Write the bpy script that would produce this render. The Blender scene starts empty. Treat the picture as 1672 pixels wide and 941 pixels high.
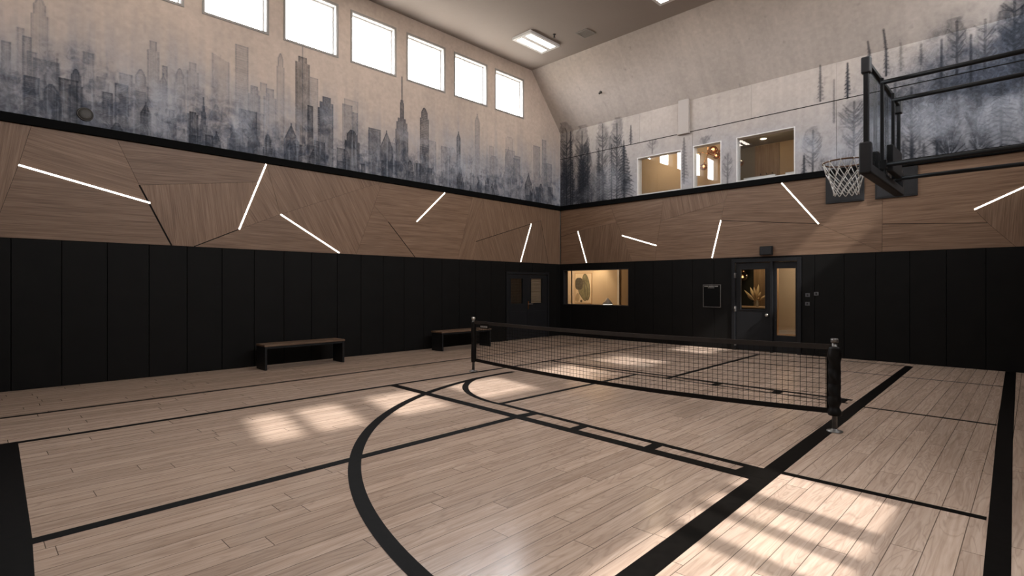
import bpy, bmesh, math, random
import numpy as np
from mathutils import Vector
random.seed(7)
SC = bpy.context.scene
COL = SC.collection
PI = math.pi
# ---------------------------------------------------------------- room sizes (metres)
W = 10.516      # distance of the skyline wall (x = -W)
D = 12.889      # distance of the forest wall (y = D)
E = 1.5         # window wall opposite the skyline (x = E)
N = -1.2        # near end wall (y = N)
ZT, ZB0, ZB1 = 4.005, 3.87, 2.21      # top of black trim, its underside, bottom of the wood band
ZC, ZK = 7.85, 6.26                   # flat ceiling, knee of the slope
SUN_TAN, SUN_K = 0.93, 0.20
LV = {'tA': (0.66, 3.87), 'L1a': (0.52, 3.27), 'L1b': (2.13, 2.9), 'C0': (1.98, 3.18), 'C1': (2.44, 2.21), 't3': (1.68, 3.87), 'L2a': (4.01, 3.87), 'L2b': (3.52, 2.57), 'X1': (3.88, 3.5), 'D0': (2.78, 2.21), 'L3a': (4.28, 2.92), 'L3b': (5.51, 2.21), 'G0': (6.55, 3.87), 'G1': (5.91, 2.21), 'H0': (6.35, 3.32), 'H1': (7.45, 2.21), 'I0': (9.27, 3.87), 'I1': (8.75, 2.21), 'J0': (9.67, 3.87), 'J1': (9.27, 2.21), 'K0': (9.38, 2.7), 'L5a': (11.54, 3.35), 'L5b': (11.09, 2.21), 'K1': (11.97, 3.49), 'kb': (12.31, 2.21), 'Hs': (6.71, 2.99), 'L4a': (8.34, 3.87), 'L4b': (7.49, 3.06), 'bA': (0.23, 2.21), 'Ta': (11.92, 3.87), 'cT': (12.87, 3.87), 'cB': (12.87, 2.21), 'wT': (-1.2, 3.87), 'wB': (-1.2, 2.21)}
RV = {'R0': (-10.49, 3.06), 'L6a': (-9.83, 3.18), 'L6b': (-9.51, 2.21), 'l0': (-8.69, 3.87), 'S1': (-8.46, 3.34), 'l1': (-7.96, 2.21), 'm0': (-7.01, 3.87), 'm1': (-7.25, 2.21), 'L7a': (-8.28, 2.95), 'L7b': (-7.21, 2.61), 'n0': (-7.09, 3.26), 'n1': (-5.38, 3.57), 'n2': (-5.28, 3.87), 'L8a': (-5.47, 3.13), 'L8b': (-5.69, 2.21), 'L9a': (-4.08, 3.87), 'L9b': (-3.33, 2.87), 'p0': (-2.18, 3.87), 'pm': (-2.18, 2.77), 'p1': (-2.19, 2.21), 'q1': (-0.6, 2.66), 'r1': (-0.23, 2.21), 'L10a': (-0.78, 2.92), 'cT': (-10.49, 3.87), 'cB': (-10.49, 2.21), 'L10b': (1.15, 3.87), 'eT': (1.48, 3.87), 'eB': (1.48, 2.21)}
TOWERS = [(0.75, 0.2, 5.79, 0.25, 2), (0.54, 0.08, 5.27, 0.2, 0), (0.61, 0.1, 5.17, 0.42, 0), (0.39, 0.1, 5.02, 0.4, 0), (0.66, 0.18, 4.59, 0.62, 0), (0.83, 0.3, 4.88, 0.45, 0), (0.95, 0.01, 5.03, 0.6, 0), (1.17, 0.17, 4.86, 0.6, 2), (1.32, 0.14, 5.16, 0.25, 0), (1.08, 0.23, 4.67, 0.6, 0), (1.56, 0.14, 4.6, 0.6, 0), (1.74, 0.18, 4.77, 0.6, 0), (1.8, 0.18, 4.96, 0.42, 0), (2.0, 0.21, 5.09, 0.35, 2), (1.38, 0.2, 4.4, 0.5, 0), (2.34, 0.08, 5.25, 0.4, 0), (2.56, 0.18, 5.27, 0.28, 2), (2.76, 0.19, 5.43, 0.26, 0), (3.21, 0.29, 5.7, 0.24, 4), (3.57, 0.23, 5.99, 0.33, 0), (3.79, 0.22, 5.3, 0.48, 0), (2.93, 0.12, 4.87, 0.75, 3), (2.76, 0.18, 4.57, 0.66, 0), (3.68, 0.32, 4.81, 0.66, 0), (3.14, 0.14, 4.31, 0.7, 1), (4.72, 0.29, 6.13, 0.55, 0), (4.72, 0.02, 6.37, 0.5, 0), (4.96, 0.17, 5.78, 0.25, 0), (4.28, 0.15, 6.07, 0.25, 2), (4.08, 0.24, 5.32, 0.32, 0), (5.23, 0.3, 5.46, 0.9, 0), (4.88, 0.12, 5.19, 0.68, 0), (5.06, 0.04, 5.2, 0.6, 0), (4.49, 0.29, 4.75, 0.66, 1), (5.7, 0.23, 5.41, 0.35, 0), (5.88, 0.13, 5.28, 0.5, 0), (5.79, 0.33, 5.53, 0.18, 0), (5.81, 0.35, 4.9, 0.78, 2), (6.36, 0.31, 5.04, 0.6, 0), (6.67, 0.32, 5.06, 0.7, 1), (7.08, 0.35, 6.41, 0.88, 5), (7.72, 0.26, 5.83, 0.68, 2), (9.43, 0.17, 6.08, 0.4, 1), (8.79, 0.13, 5.48, 0.8, 1), (11.79, 0.3, 5.67, 0.38, 0), (12.12, 0.19, 5.92, 0.42, 0), (12.35, 0.26, 5.25, 0.5, 0), (11.43, 0.32, 4.83, 0.8, 1), (7.96, 0.22, 5.08, 0.3, 0), (8.37, 0.29, 5.01, 0.35, 0), (10.03, 0.28, 5.07, 0.35, 0), (10.66, 0.37, 5.35, 0.25, 0), (10.96, 0.25, 5.23, 0.4, 0)]
TREES = [('d', -10.27, 6.59, 4.04, 0.29, 0.6), ('d', -9.69, 6.36, 3.97, 0.32, 0.55), ('c', -10.11, 6.25, 4.01, 0.19, 0.6), ('d', -8.95, 6.42, 3.98, 0.26, 0.5), ('d', -8.46, 6.32, 4.0, 0.23, 0.6), ('c', -9.64, 5.29, 3.9, 0.32, 0.75), ('c', -8.22, 5.47, 3.97, 0.38, 0.85), ('c', -8.92, 4.89, 3.88, 0.3, 0.65), ('c', -8.0, 5.99, 5.48, 0.08, 0.5), ('d', -7.34, 5.47, 5.11, 0.17, 0.3), ('c', -6.43, 5.34, 4.16, 0.15, 0.4), ('d', -5.86, 5.28, 5.0, 0.16, 0.3), ('d', -5.31, 4.78, 4.01, 0.14, 0.35), ('d', -3.45, 5.0, 3.89, 0.2, 0.5), ('c', -3.62, 4.4, 3.91, 0.07, 0.65), ('c', -3.3, 6.29, 5.52, 0.07, 0.45), ('c', -2.79, 6.19, 5.46, 0.07, 0.75), ('d', -2.68, 5.46, 4.1, 0.29, 0.5), ('c', -3.04, 5.91, 5.0, 0.03, 0.3), ('c', -2.4, 6.52, 6.19, 0.04, 0.45), ('c', -2.12, 6.67, 5.74, 0.06, 0.55), ('c', -1.88, 6.33, 5.78, 0.06, 0.25), ('c', -1.56, 6.2, 5.81, 0.05, 0.35), ('d', -1.72, 5.55, 3.64, 0.19, 0.55), ('d', -1.32, 5.21, 3.93, 0.15, 0.6), ('c', -1.25, 6.18, 5.49, 0.02, 0.55), ('d', -1.03, 6.53, 5.48, 0.16, 0.5), ('c', -0.83, 6.13, 5.14, 0.02, 0.55), ('d', -0.64, 6.42, 5.43, 0.17, 0.45), ('d', -0.25, 6.66, 5.53, 0.23, 0.65), ('c', -0.42, 5.15, 3.95, 0.36, 0.75), ('b', -1.14, 4.44, 3.92, 0.28, 0.7), ('c', -1.7, 4.5, 3.95, 0.05, 0.75), ('c', -1.84, 4.36, 4.04, 0.1, 0.5), ('c', -1.52, 4.26, 3.99, 0.08, 0.4), ('b', -0.7, 4.5, 3.94, 0.18, 0.6), ('b', -2.83, 4.44, 3.8, 0.27, 0.4), ('b', -3.17, 4.31, 3.85, 0.23, 0.4), ('b', -2.19, 4.51, 3.96, 0.2, 0.4)]
# ---------------------------------------------------------------- node helpers
def new_mat(name):
    m = bpy.data.materials.new(name); m.use_nodes = True
    nt = m.node_tree; b = nt.nodes['Principled BSDF']
    return m, nt, b
def nd(nt, t, **kw):
    n = nt.nodes.new(t)
    for k, v in kw.items(): setattr(n, k, v)
    return n
def mth(nt, op, a, b=None, c=None):
    n = nt.nodes.new('ShaderNodeMath'); n.operation = op
    for i, v in enumerate((a, b, c)):
        if v is None: continue
        if isinstance(v, (int, float)): n.inputs[i].default_value = v
        else: nt.links.new(v, n.inputs[i])
    return n.outputs[0]
def mix(nt, fac, a, b, mode='MIX'):
    n = nt.nodes.new('ShaderNodeMix'); n.data_type = 'RGBA'; n.blend_type = mode
    for i, v in ((0, fac), (6, a), (7, b)):
        if isinstance(v, (int, float)): n.inputs[i].default_value = v
        elif isinstance(v, tuple): n.inputs[i].default_value = (*v, 1)
        else: nt.links.new(v, n.inputs[i])
    return n.outputs[2]
def ramp(nt, fac, stops):
    n = nt.nodes.new('ShaderNodeValToRGB'); nt.links.new(fac, n.inputs[0])
    e = n.color_ramp.elements
    while len(e) < len(stops): e.new(0.5)
    for x, (p, c) in zip(e, stops): x.position = p; x.color = (*c, 1)
    return n.outputs[0]
def noise(nt, vec, scale, detail=4, rough=.55, dist=0):
    n = nt.nodes.new('ShaderNodeTexNoise')
    n.inputs['Scale'].default_value = scale; n.inputs['Detail'].default_value = detail
    n.inputs['Roughness'].default_value = rough; n.inputs['Distortion'].default_value = dist
    if vec is not None: nt.links.new(vec, n.inputs['Vector'])
    return n.outputs[0]
def mapping(nt, vec, scale=(1, 1, 1), loc=(0, 0, 0), rot=(0, 0, 0)):
    n = nt.nodes.new('ShaderNodeMapping')
    n.inputs['Scale'].default_value = scale; n.inputs['Location'].default_value = loc; n.inputs['Rotation'].default_value = rot
    nt.links.new(vec, n.inputs['Vector']); return n.outputs[0]
def bump(nt, b, h, strength, dist=.01):
    n = nt.nodes.new('ShaderNodeBump'); n.inputs['Strength'].default_value = strength; n.inputs['Distance'].default_value = dist
    nt.links.new(h, n.inputs['Height']); nt.links.new(n.outputs[0], b.inputs['Normal'])
def objco(nt): return nt.nodes.new('ShaderNodeTexCoord').outputs['Object']
def plain(name, col, rough=.5, metal=0, spec=.5, var=.12, scale=6, bmp=0):
    """a plain coating with slight procedural variation"""
    m, nt, b = new_mat(name)
    c = objco(nt)
    f = noise(nt, c, scale, 5)
    lo = tuple(x * (1 - var) for x in col); hi = tuple(min(1, x * (1 + var)) for x in col)
    nt.links.new(ramp(nt, f, [(.3, lo), (.7, hi)]), b.inputs['Base Color'])
    b.inputs['Roughness'].default_value = rough; b.inputs['Metallic'].default_value = metal
    b.inputs['Specular IOR Level'].default_value = spec
    if bmp: bump(nt, b, noise(nt, c, scale * 25, 3), bmp, .003)
    return m
def glow(name, col, strength):
    m, nt, b = new_mat(name)
    b.inputs['Base Color'].default_value = (.8, .8, .8, 1)
    b.inputs['Emission Color'].default_value = (*col, 1); b.inputs['Emission Strength'].default_value = strength
    return m
def glass(name, tint=(1, 1, 1), refl=1.0, ior=1.5, rough=0.0):
    m = bpy.data.materials.new(name); m.use_nodes = True; nt = m.node_tree
    nt.nodes.clear()
    out = nd(nt, 'ShaderNodeOutputMaterial'); mx = nd(nt, 'ShaderNodeMixShader')
    tr = nd(nt, 'ShaderNodeBsdfTransparent'); gl = nd(nt, 'ShaderNodeBsdfGlossy'); ge = nd(nt, 'ShaderNodeNewGeometry'); dt = nd(nt, 'ShaderNodeVectorMath', operation='DOT_PRODUCT')
    tr.inputs[0].default_value = (*tint, 1); gl.inputs['Roughness'].default_value = rough
    nt.links.new(ge.outputs['Incoming'], dt.inputs[0]); nt.links.new(ge.outputs['Normal'], dt.inputs[1])
    r0 = ((ior - 1) / (ior + 1)) ** 2
    c5 = mth(nt, 'POWER', mth(nt, 'SUBTRACT', 1.0, mth(nt, 'MINIMUM', mth(nt, 'ABSOLUTE', dt.outputs['Value']), 1.0)), 5.0)
    f = mth(nt, 'MULTIPLY', mth(nt, 'ADD', r0, mth(nt, 'MULTIPLY', c5, 1 - r0)), refl)
    nt.links.new(f, mx.inputs[0]); nt.links.new(tr.outputs[0], mx.inputs[1]); nt.links.new(gl.outputs[0], mx.inputs[2])
    nt.links.new(mx.outputs[0], out.inputs[0])
    return m
# ---------------------------------------------------------------- materials
def make_floor():
    m, nt, b = new_mat('oak_planks')
    c = objco(nt); s = nd(nt, 'ShaderNodeSeparateXYZ'); nt.links.new(c, s.inputs[0])
    PW, PL = .15, 1.75
    xr = mth(nt, 'DIVIDE', s.outputs[0], PW); row = mth(nt, 'FLOOR', xr); fx = mth(nt, 'FRACT', xr)
    w1 = nd(nt, 'ShaderNodeTexWhiteNoise', noise_dimensions='1D'); nt.links.new(row, w1.inputs['W'])
    yr = mth(nt, 'ADD', mth(nt, 'DIVIDE', s.outputs[1], PL), mth(nt, 'MULTIPLY', w1.outputs[0], 9.7))
    colm = mth(nt, 'FLOOR', yr); fy = mth(nt, 'FRACT', yr)
    cmb = nd(nt, 'ShaderNodeCombineXYZ'); nt.links.new(row, cmb.inputs[0]); nt.links.new(colm, cmb.inputs[1])
    w2 = nd(nt, 'ShaderNodeTexWhiteNoise', noise_dimensions='2D'); nt.links.new(cmb.outputs[0], w2.inputs['Vector'])
    # grain, offset per plank
    off = nd(nt, 'ShaderNodeVectorMath', operation='MULTIPLY_ADD'); nt.links.new(w2.outputs['Color'], off.inputs[0])
    off.inputs[1].default_value = (40, 40, 40); nt.links.new(c, off.inputs[2])
    v = mapping(nt, off.outputs[0], (34, 1.6, 1))
    fine = noise(nt, v, 1.0, 6, .62, .6)
    v2 = mapping(nt, off.outputs[0], (7.5, .85, 1))
    fig = noise(nt, v2, 1.0, 2, .4, 1.2)                     # cathedral figure: contour rings of a smooth field
    rings = mth(nt, 'FRACT', mth(nt, 'MULTIPLY', fig, 9.0))
    line = mth(nt, 'SUBTRACT', 1.0, mth(nt, 'MINIMUM', mth(nt, 'MULTIPLY', mth(nt, 'ABSOLUTE', mth(nt, 'SUBTRACT', rings, .5)), 4.5), 1.0))
    base = ramp(nt, fine, [(.27, (.34, .243, .184)), (.5, (.435, .325, .253)), (.72, (.51, .392, .312))])
    base = mix(nt, mth(nt, 'MULTIPLY', line, .42), base, (.25, .178, .135))
    tone = ramp(nt, w2.outputs[0], [(0, (.88, .865, .85)), (.5, (1, .99, .98)), (1, (1.08, 1.07, 1.06))])
    base = mix(nt, 1.0, base, tone, 'MULTIPLY')
    ex = mth(nt, 'MULTIPLY', mth(nt, 'MINIMUM', fx, mth(nt, 'SUBTRACT', 1.0, fx)), PW)
    ey = mth(nt, 'MULTIPLY', mth(nt, 'MINIMUM', fy, mth(nt, 'SUBTRACT', 1.0, fy)), PL)
    e = mth(nt, 'MINIMUM', ex, ey)
    gap = mth(nt, 'LESS_THAN', e, .0024)
    base = mix(nt, mth(nt, 'MULTIPLY', gap, .80), base, (.05, .034, .025))
    nt.links.new(base, b.inputs['Base Color'])
    b.inputs['Specular IOR Level'].default_value = .2
    r = mth(nt, 'ADD', .155, mth(nt, 'MULTIPLY', fine, .09))
    nt.links.new(r, b.inputs['Roughness'])
    hgt = mth(nt, 'ADD', mth(nt, 'MULTIPLY', fine, .25), mth(nt, 'MULTIPLY', gap, -1.0))
    bump(nt, b, hgt, .07, .0015)
    return m
def make_wood(name, dark, mid, light, rough=.5, su=1.3, sv=46):
    """veneer: grain runs along U of the UV map (metres)"""
    m, nt, b = new_mat(name)
    tc = nt.nodes.new('ShaderNodeTexCoord').outputs['UV']
    oi = nd(nt, 'ShaderNodeObjectInfo')
    sh = nd(nt, 'ShaderNodeVectorMath', operation='ADD'); nt.links.new(tc, sh.inputs[0])
    cm = nd(nt, 'ShaderNodeCombineXYZ'); r10 = mth(nt, 'MULTIPLY', oi.outputs['Random'], 31.0)
    nt.links.new(r10, cm.inputs[0]); nt.links.new(r10, cm.inputs[1]); nt.links.new(cm.outputs[0], sh.inputs[1])
    a = noise(nt, mapping(nt, sh.outputs[0], (su, sv, 1)), 1.0, 6, .6, .25)
    g = noise(nt, mapping(nt, sh.outputs[0], (su * .45, sv * .22, 1)), 1.0, 3, .5, .8)
    f = mth(nt, 'ADD', mth(nt, 'MULTIPLY', a, .66), mth(nt, 'MULTIPLY', g, .34))
    c = ramp(nt, f, [(.34, dark), (.5, mid), (.64, light)])
    tone = ramp(nt, oi.outputs['Random'], [(0, (.90, .90, .90)), (1, (1.08, 1.07, 1.06))])
    c = mix(nt, 1.0, c, tone, 'MULTIPLY')
    nt.links.new(c, b.inputs['Base Color']); b.inputs['Roughness'].default_value = rough
    b.inputs['Specular IOR Level'].default_value = .3
    bump(nt, b, f, .25, .003)
    return m
def make_plaster(name, col, var=.10, attr=False, bmp=.12):
    m, nt, b = new_mat(name)
    c = objco(nt)
    big = noise(nt, c, .55, 5, .6); fine = noise(nt, c, 14, 5, .65)
    f = mth(nt, 'ADD', mth(nt, 'MULTIPLY', big, .7), mth(nt, 'MULTIPLY', fine, .3))
    if attr:
        at = nd(nt, 'ShaderNodeAttribute', attribute_name='paint')
        t = ramp(nt, f, [(.3, (1 - var,) * 3), (.7, (1 + var,) * 3)])
        col_ = mix(nt, 1.0, at.outputs['Color'], t, 'MULTIPLY')
        sx_ = nd(nt, 'ShaderNodeSeparateColor'); nt.links.new(at.outputs['Color'], sx_.inputs[0])
        inkness = mth(nt, 'SUBTRACT', 1.0, mth(nt, 'MINIMUM', mth(nt, 'MULTIPLY', sx_.outputs[0], 2.4), 1.0))      # brush marks only where there is pigment
        brush = noise(nt, mapping(nt, c, (7, 7, 7)), 1.0, 6, .62, 2.6)
        bt = ramp(nt, brush, [(.36, (.60, .60, .63)), (.5, (1.0, 1.0, 1.0)), (.66, (1.55, 1.57, 1.62))])
        col_ = mix(nt, mth(nt, 'MULTIPLY', inkness, .85), col_, mix(nt, 1.0, col_, bt, 'MULTIPLY'))
        nt.links.new(col_, b.inputs['Base Color'])
    else:
        nt.links.new(ramp(nt, f, [(.3, tuple(x * (1 - var) for x in col)), (.7, tuple(x * (1 + var) for x in col))]), b.inputs['Base Color'])
    b.inputs['Roughness'].default_value = .85; b.inputs['Specular IOR Level'].default_value = .2
    bump(nt, b, fine, bmp, .004)
    return m
M = {}
M['floor'] = make_floor()
M['line'] = plain('court_line_paint', (.0032, .0026, .0022), .55, spec=.045, var=.4, scale=18)
M['veneer'] = make_wood('walnut_veneer', (.098, .056, .033), (.164, .101, .064), (.226, .146, .097), .5, 1.6, 78)
M['bench_wood'] = make_wood('bench_oak', (.07, .042, .026), (.115, .072, .046), (.155, .10, .066), .5)
M['column_wood'] = make_wood('pine_board', (.24, .15, .08), (.36, .235, .135), (.45, .31, .19), .5)
M['pad'] = plain('black_wall_pad', (.0046, .0042, .0039), .65, spec=.12, var=.18, scale=3, bmp=.04)
M['trim'] = plain('black_trim', (.0028, .0028, .0028), .8, spec=.06)
M['gap'] = plain('dark_gap', (.006, .005, .0045), .9, spec=.1)
M['black_metal'] = plain('black_metal', (.0075, .0078, .0085), .5, spec=.22, var=.2, scale=12)
M['grey_metal'] = plain('dark_grey_metal', (.0165, .0165, .018), .55, spec=.25, var=.15, scale=9)
M['door_paint'] = plain('charcoal_door_paint', (.0095, .0098, .011), .5, spec=.2, var=.1)
M['steel'] = plain('brushed_steel', (.55, .53, .50), .32, metal=1, var=.1, scale=30)
M['dull_steel'] = plain('dull_steel', (.20, .19, .18), .42, metal=.8, var=.15, scale=30)
M['ceiling'] = make_plaster('ceiling_paint', (.31, .27, .245), .05)
M['mural'] = make_plaster('mural_plaster', None, .07, attr=True)
M['plaster'] = make_plaster('plaster', (.40, .36, .33), .06)
M['white_paint'] = plain('white_paint', (.62, .61, .60), .5, var=.04)
M['casing'] = plain('greige_casing', (.24, .22, .20), .5, var=.05)
M['glass'] = glass('window_glass', refl=1.0)
M['room_glass'] = glass('interior_glass', tint=(.96, .97, .97), refl=1.0)
M['board_glass'] = glass('backboard_glass', tint=(.90, .93, .95), refl=1.0)
M['led'] = glow('led_diffuser', (1, .93, .84), 6.0)
M['lamp'] = glow('lamp_diffuser', (1, .90, .80), 17.0)
M['downlight'] = glow('downlight_disc', (1, .80, .55), 14.0)
M['bulb'] = glow('bulb', (1, .78, .50), 6.0)
M['lounge_wood'] = make_wood('lounge_oak', (.13, .085, .055), (.20, .135, .09), (.26, .185, .13), .5)
M['tape'] = plain('net_band_vinyl', (.020, .0165, .0145), .42, spec=.45, var=.25, scale=10)
M['rope'] = plain('white_net_cord', (.62, .60, .57), .8, var=.08, scale=60)
M['rim'] = plain('dark_rim', (.10, .045, .02), .4, metal=.3)
M['mesh'] = plain('black_cord', (.010, .008, .006), .8, spec=.1)
M['vinyl'] = plain('black_vinyl_tape', (.006, .005, .0045), .55, spec=.16, var=.25, scale=10)
M['tag'] = plain('white_tag', (.36, .35, .33), .6)
M['ink'] = plain('dark_ink', (.03, .03, .03), .7)
M['switch'] = plain('grey_switch', (.085, .085, .09), .4, var=.06)
M['sprinkler'] = plain('sprinkler_metal', (.05, .045, .04), .4, metal=.5)
M['beige'] = make_plaster('beige_wall', (.50, .40, .29), .05)
M['beige_pale'] = make_plaster('pale_beige_panel', (.56, .47, .37), .05)
M['beige_dark'] = make_plaster('tan_wall', (.34, .25, .16), .05)
M['dark_wall'] = make_plaster('dark_green_grey_wall', (.045, .045, .038), .08)
M['olive'] = make_plaster('olive_grey_wall', (.17, .155, .13), .06)
M['copper'] = glass('copper_glass', tint=(.62, .36, .20), refl=2.2, ior=1.7)
M['copper_metal'] = plain('copper_metal', (.62, .33, .18), .25, metal=1)
M['gold_leaf'] = plain('dried_leaf', (.62, .45, .25), .7, var=.2, scale=14)
M['leaf_dark'] = plain('stem_brown', (.25, .16, .09), .8)
M['vase'] = plain('clear_vase', (.30, .25, .19), .2)
M['paper'] = plain('print_paper', (.60, .50, .37), .8, var=.06, scale=4)
M['art_green'] = plain('print_olive', (.16, .15, .09), .8, var=.35, scale=9)
M['art_dark'] = plain('print_charcoal', (.07, .062, .05), .8, var=.4, scale=16)
M['art_tan'] = plain('print_tan', (.36, .29, .20), .8, var=.2, scale=9)
M['shade'] = plain('pale_shade', (.80, .78, .74), .5)
M['blind'] = plain('tan_blind_slat', (.30, .22, .15), .6, var=.12)
M['poster'] = plain('notice_black', (.003, .003, .003), .6, spec=.08)
# ---------------------------------------------------------------- mesh builder
class MB:
    def __init__(s): s.v = []; s.f = []; s.sm = []; s.uv = []
    def add(s, vs, fs, smooth=False, uvs=None):
        o = len(s.v); s.v += [tuple(p) for p in vs]
        for k, f in enumerate(fs):
            s.f.append(tuple(i + o for i in f)); s.sm.append(smooth)
            s.uv.append(uvs[k] if uvs else None)
        return s
    def box(s, x0, x1, y0, y1, z0, z1, fr=None):
        P = [(x0, y0, z0), (x1, y0, z0), (x1, y1, z0), (x0, y1, z0), (x0, y0, z1), (x1, y0, z1), (x1, y1, z1), (x0, y1, z1)]
        if fr: P = [fr(*p) for p in P]
        return s.add(P, [(0, 3, 2, 1), (4, 5, 6, 7), (0, 1, 5, 4), (1, 2, 6, 5), (2, 3, 7, 6), (3, 0, 4, 7)])
    def prism(s, poly, d0, d1, fr, grain=None):
        n = len(poly)
        P = [fr(a, b, d0) for a, b in poly] + [fr(a, b, d1) for a, b in poly]
        F = [tuple(range(n - 1, -1, -1)), tuple(range(n, 2 * n))] + [(i, (i + 1) % n, (i + 1) % n + n, i + n) for i in range(n)]
        U = None
        if grain is not None:
            c, sn = math.cos(grain), math.sin(grain)
            q = [(a * c + b * sn, -a * sn + b * c) for a, b in poly]
            U = [[q[i % n] for i in f] for f in F]
        return s.add(P, F, False, U)
    def tube(s, pts, r, n=8, closed=False, caps=True, smooth=True):
        pts = [Vector(p) for p in pts]; m = len(pts)
        rr = r if isinstance(r, (list, tuple)) else [r] * m
        V = []; up = None
        for i, p in enumerate(pts):
            a = pts[(i - 1) % m] if (closed or i > 0) else p
            b = pts[(i + 1) % m] if (closed or i < m - 1) else p
            t = (b - a).normalized()
            if up is None:
                up = Vector((0, 0, 1)) if abs(t.z) < .9 else Vector((1, 0, 0))
            x = t.cross(up)
            if x.length < 1e-4: x = t.cross(Vector((1, 0, 0)))
            x.normalize(); y = x.cross(t).normalized(); up = y
            for k in range(n):
                an = 2 * PI * (k + .5) / n
                V.append(p + (x * math.cos(an) + y * math.sin(an)) * rr[i])
        F = []
        for i in range(m if closed else m - 1):
            j = (i + 1) % m
            for k in range(n):
                l = (k + 1) % n
                F.append((i * n + k, i * n + l, j * n + l, j * n + k))
        if caps and not closed:
            F.append(tuple(range(n - 1, -1, -1))); F.append(tuple((m - 1) * n + k for k in range(n)))
        return s.add(V, F, smooth)
    def lathe(s, prof, c=(0, 0, 0), n=24, axis='z', caps=True):
        V = []
        for r, h in prof:
            for k in range(n):
                a = 2 * PI * k / n; x, y = r * math.cos(a), r * math.sin(a)
                p = (x, y, h) if axis == 'z' else ((h, x, y) if axis == 'x' else (x, h, y))
                V.append((c[0] + p[0], c[1] + p[1], c[2] + p[2]))
        F = []
        m = len(prof)
        for i in range(m - 1):
            for k in range(n):
                l = (k + 1) % n
                F.append((i * n + k, i * n + l, (i + 1) * n + l, (i + 1) * n + k))
        if caps: F.append(tuple(range(n - 1, -1, -1))); F.append(tuple((m - 1) * n + k for k in range(n)))
        return s.add(V, F, True)
    def ball(s, c, r, n=20, m=12, sx=1, sy=1, sz=1):
        prof = [(r * max(.001, math.sin(PI * i / m)), -r * math.cos(PI * i / m)) for i in range(m + 1)]
        o = len(s.v); s.lathe(prof, (0, 0, 0), n)
        for i in range(o, len(s.v)):
            p = s.v[i]; s.v[i] = (c[0] + p[0] * sx, c[1] + p[1] * sy, c[2] + p[2] * sz)
        return s
    def slab(s, fr, a0, a1, b0, b1, d0, d1, holes=()):
        A = sorted({a0, a1} | {h[i] for h in holes for i in (0, 1) if a0 < h[i] < a1})
        B = sorted({b0, b1} | {h[i] for h in holes for i in (2, 3) if b0 < h[i] < b1})
        def solid(i, j):
            if i < 0 or j < 0 or i >= len(A) - 1 or j >= len(B) - 1: return False
            ca, cb = (A[i] + A[i + 1]) / 2, (B[j] + B[j + 1]) / 2
            return not any(h[0] < ca < h[1] and h[2] < cb < h[3] for h in holes)
        idx = {}
        def vi(i, j, k):
            if (i, j, k) not in idx:
                idx[i, j, k] = len(V); V.append(fr(A[i], B[j], d1 if k else d0))
            return idx[i, j, k]
        V = []; F = []
        for i in range(len(A) - 1):
            for j in range(len(B) - 1):
                if not solid(i, j): continue
                F.append([vi(i, j, 1), vi(i + 1, j, 1), vi(i + 1, j + 1, 1), vi(i, j + 1, 1)])
                F.append([vi(i, j, 0), vi(i, j + 1, 0), vi(i + 1, j + 1, 0), vi(i + 1, j, 0)])
                for di, dj, p, q in ((-1, 0, (i, j), (i, j + 1)), (1, 0, (i + 1, j), (i + 1, j + 1)), (0, -1, (i, j), (i + 1, j)), (0, 1, (i, j + 1), (i + 1, j + 1))):
                    if not solid(i + di, j + dj):
                        F.append([vi(*p, 0), vi(*q, 0), vi(*q, 1), vi(*p, 1)])
        return s.add(V, F)
    def build(s, name, mat, parent=None, bevel=0, seg=2, kind=None, recalc=True):
        o3 = parent.get('_o', (0, 0, 0)) if parent is not None else (0, 0, 0)
        me = bpy.data.meshes.new(name)
        me.from_pydata([(p[0] - o3[0], p[1] - o3[1], p[2] - o3[2]) for p in s.v], [], s.f)
        if any(u for u in s.uv):
            ul = me.uv_layers.new(name='UVMap'); k = 0
            for f, u in zip(s.f, s.uv):
                for q in range(len(f)):
                    ul.data[k].uv = u[q] if u else (0, 0); k += 1
        me.polygons.foreach_set('use_smooth', s.sm)
        if recalc:
            bm = bmesh.new(); bm.from_mesh(me); bmesh.ops.recalc_face_normals(bm, faces=bm.faces); bm.to_mesh(me); bm.free()
        me.materials.append(mat)
        o = bpy.data.objects.new(name, me); COL.objects.link(o)
        if parent is not None:
            o.parent = parent; o['_o'] = o3
        if bevel:
            md = o.modifiers.new('edge', 'BEVEL'); md.width = bevel; md.segments = seg; md.limit_method = 'ANGLE'; md.angle_limit = math.radians(50)
        if kind: o['kind'] = kind
        return o
def thing(name, loc, label, cat, group=None):
    o = bpy.data.objects.new(name, None); COL.objects.link(o); o.location = loc; o.empty_display_size = .1
    o['label'] = label; o['category'] = cat
    if group: o['group'] = group
    o['_o'] = tuple(loc)
    return o
def tag(o, label, cat, group=None):
    o['label'] = label; o['category'] = cat
    if group: o['group'] = group
    return o
def struct(name, loc=(0, 0, 0)):
    o = bpy.data.objects.new(name, None); COL.objects.link(o); o.location = loc; o['kind'] = 'structure'; o['_o'] = tuple(loc)
    return o
LW = lambda a, b, d: (-W + d, a, b)
RW = lambda a, b, d: (a, D - d, b)
EW = lambda a, b, d: (E - d, a, b)
NW = lambda a, b, d: (a, N + d, b)
UP = lambda a, b, d: (a, b, d)
_sl = math.hypot(1.319, 1.59); _sy, _sz = 1.319 / _sl, 1.59 / _sl
SLP = lambda a, s, d: (a, D - (s - ZK) * _sy - d * _sz, ZK + (s - ZK) * _sz - d * _sy)      # sloped upper part of the forest wall
SLN = lambda a, s, d: (a, N + (s - ZK) * _sy + d * _sz, ZK + (s - ZK) * _sz - d * _sy)
"""fine painted sheet: grid with a paint attribute"""
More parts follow.
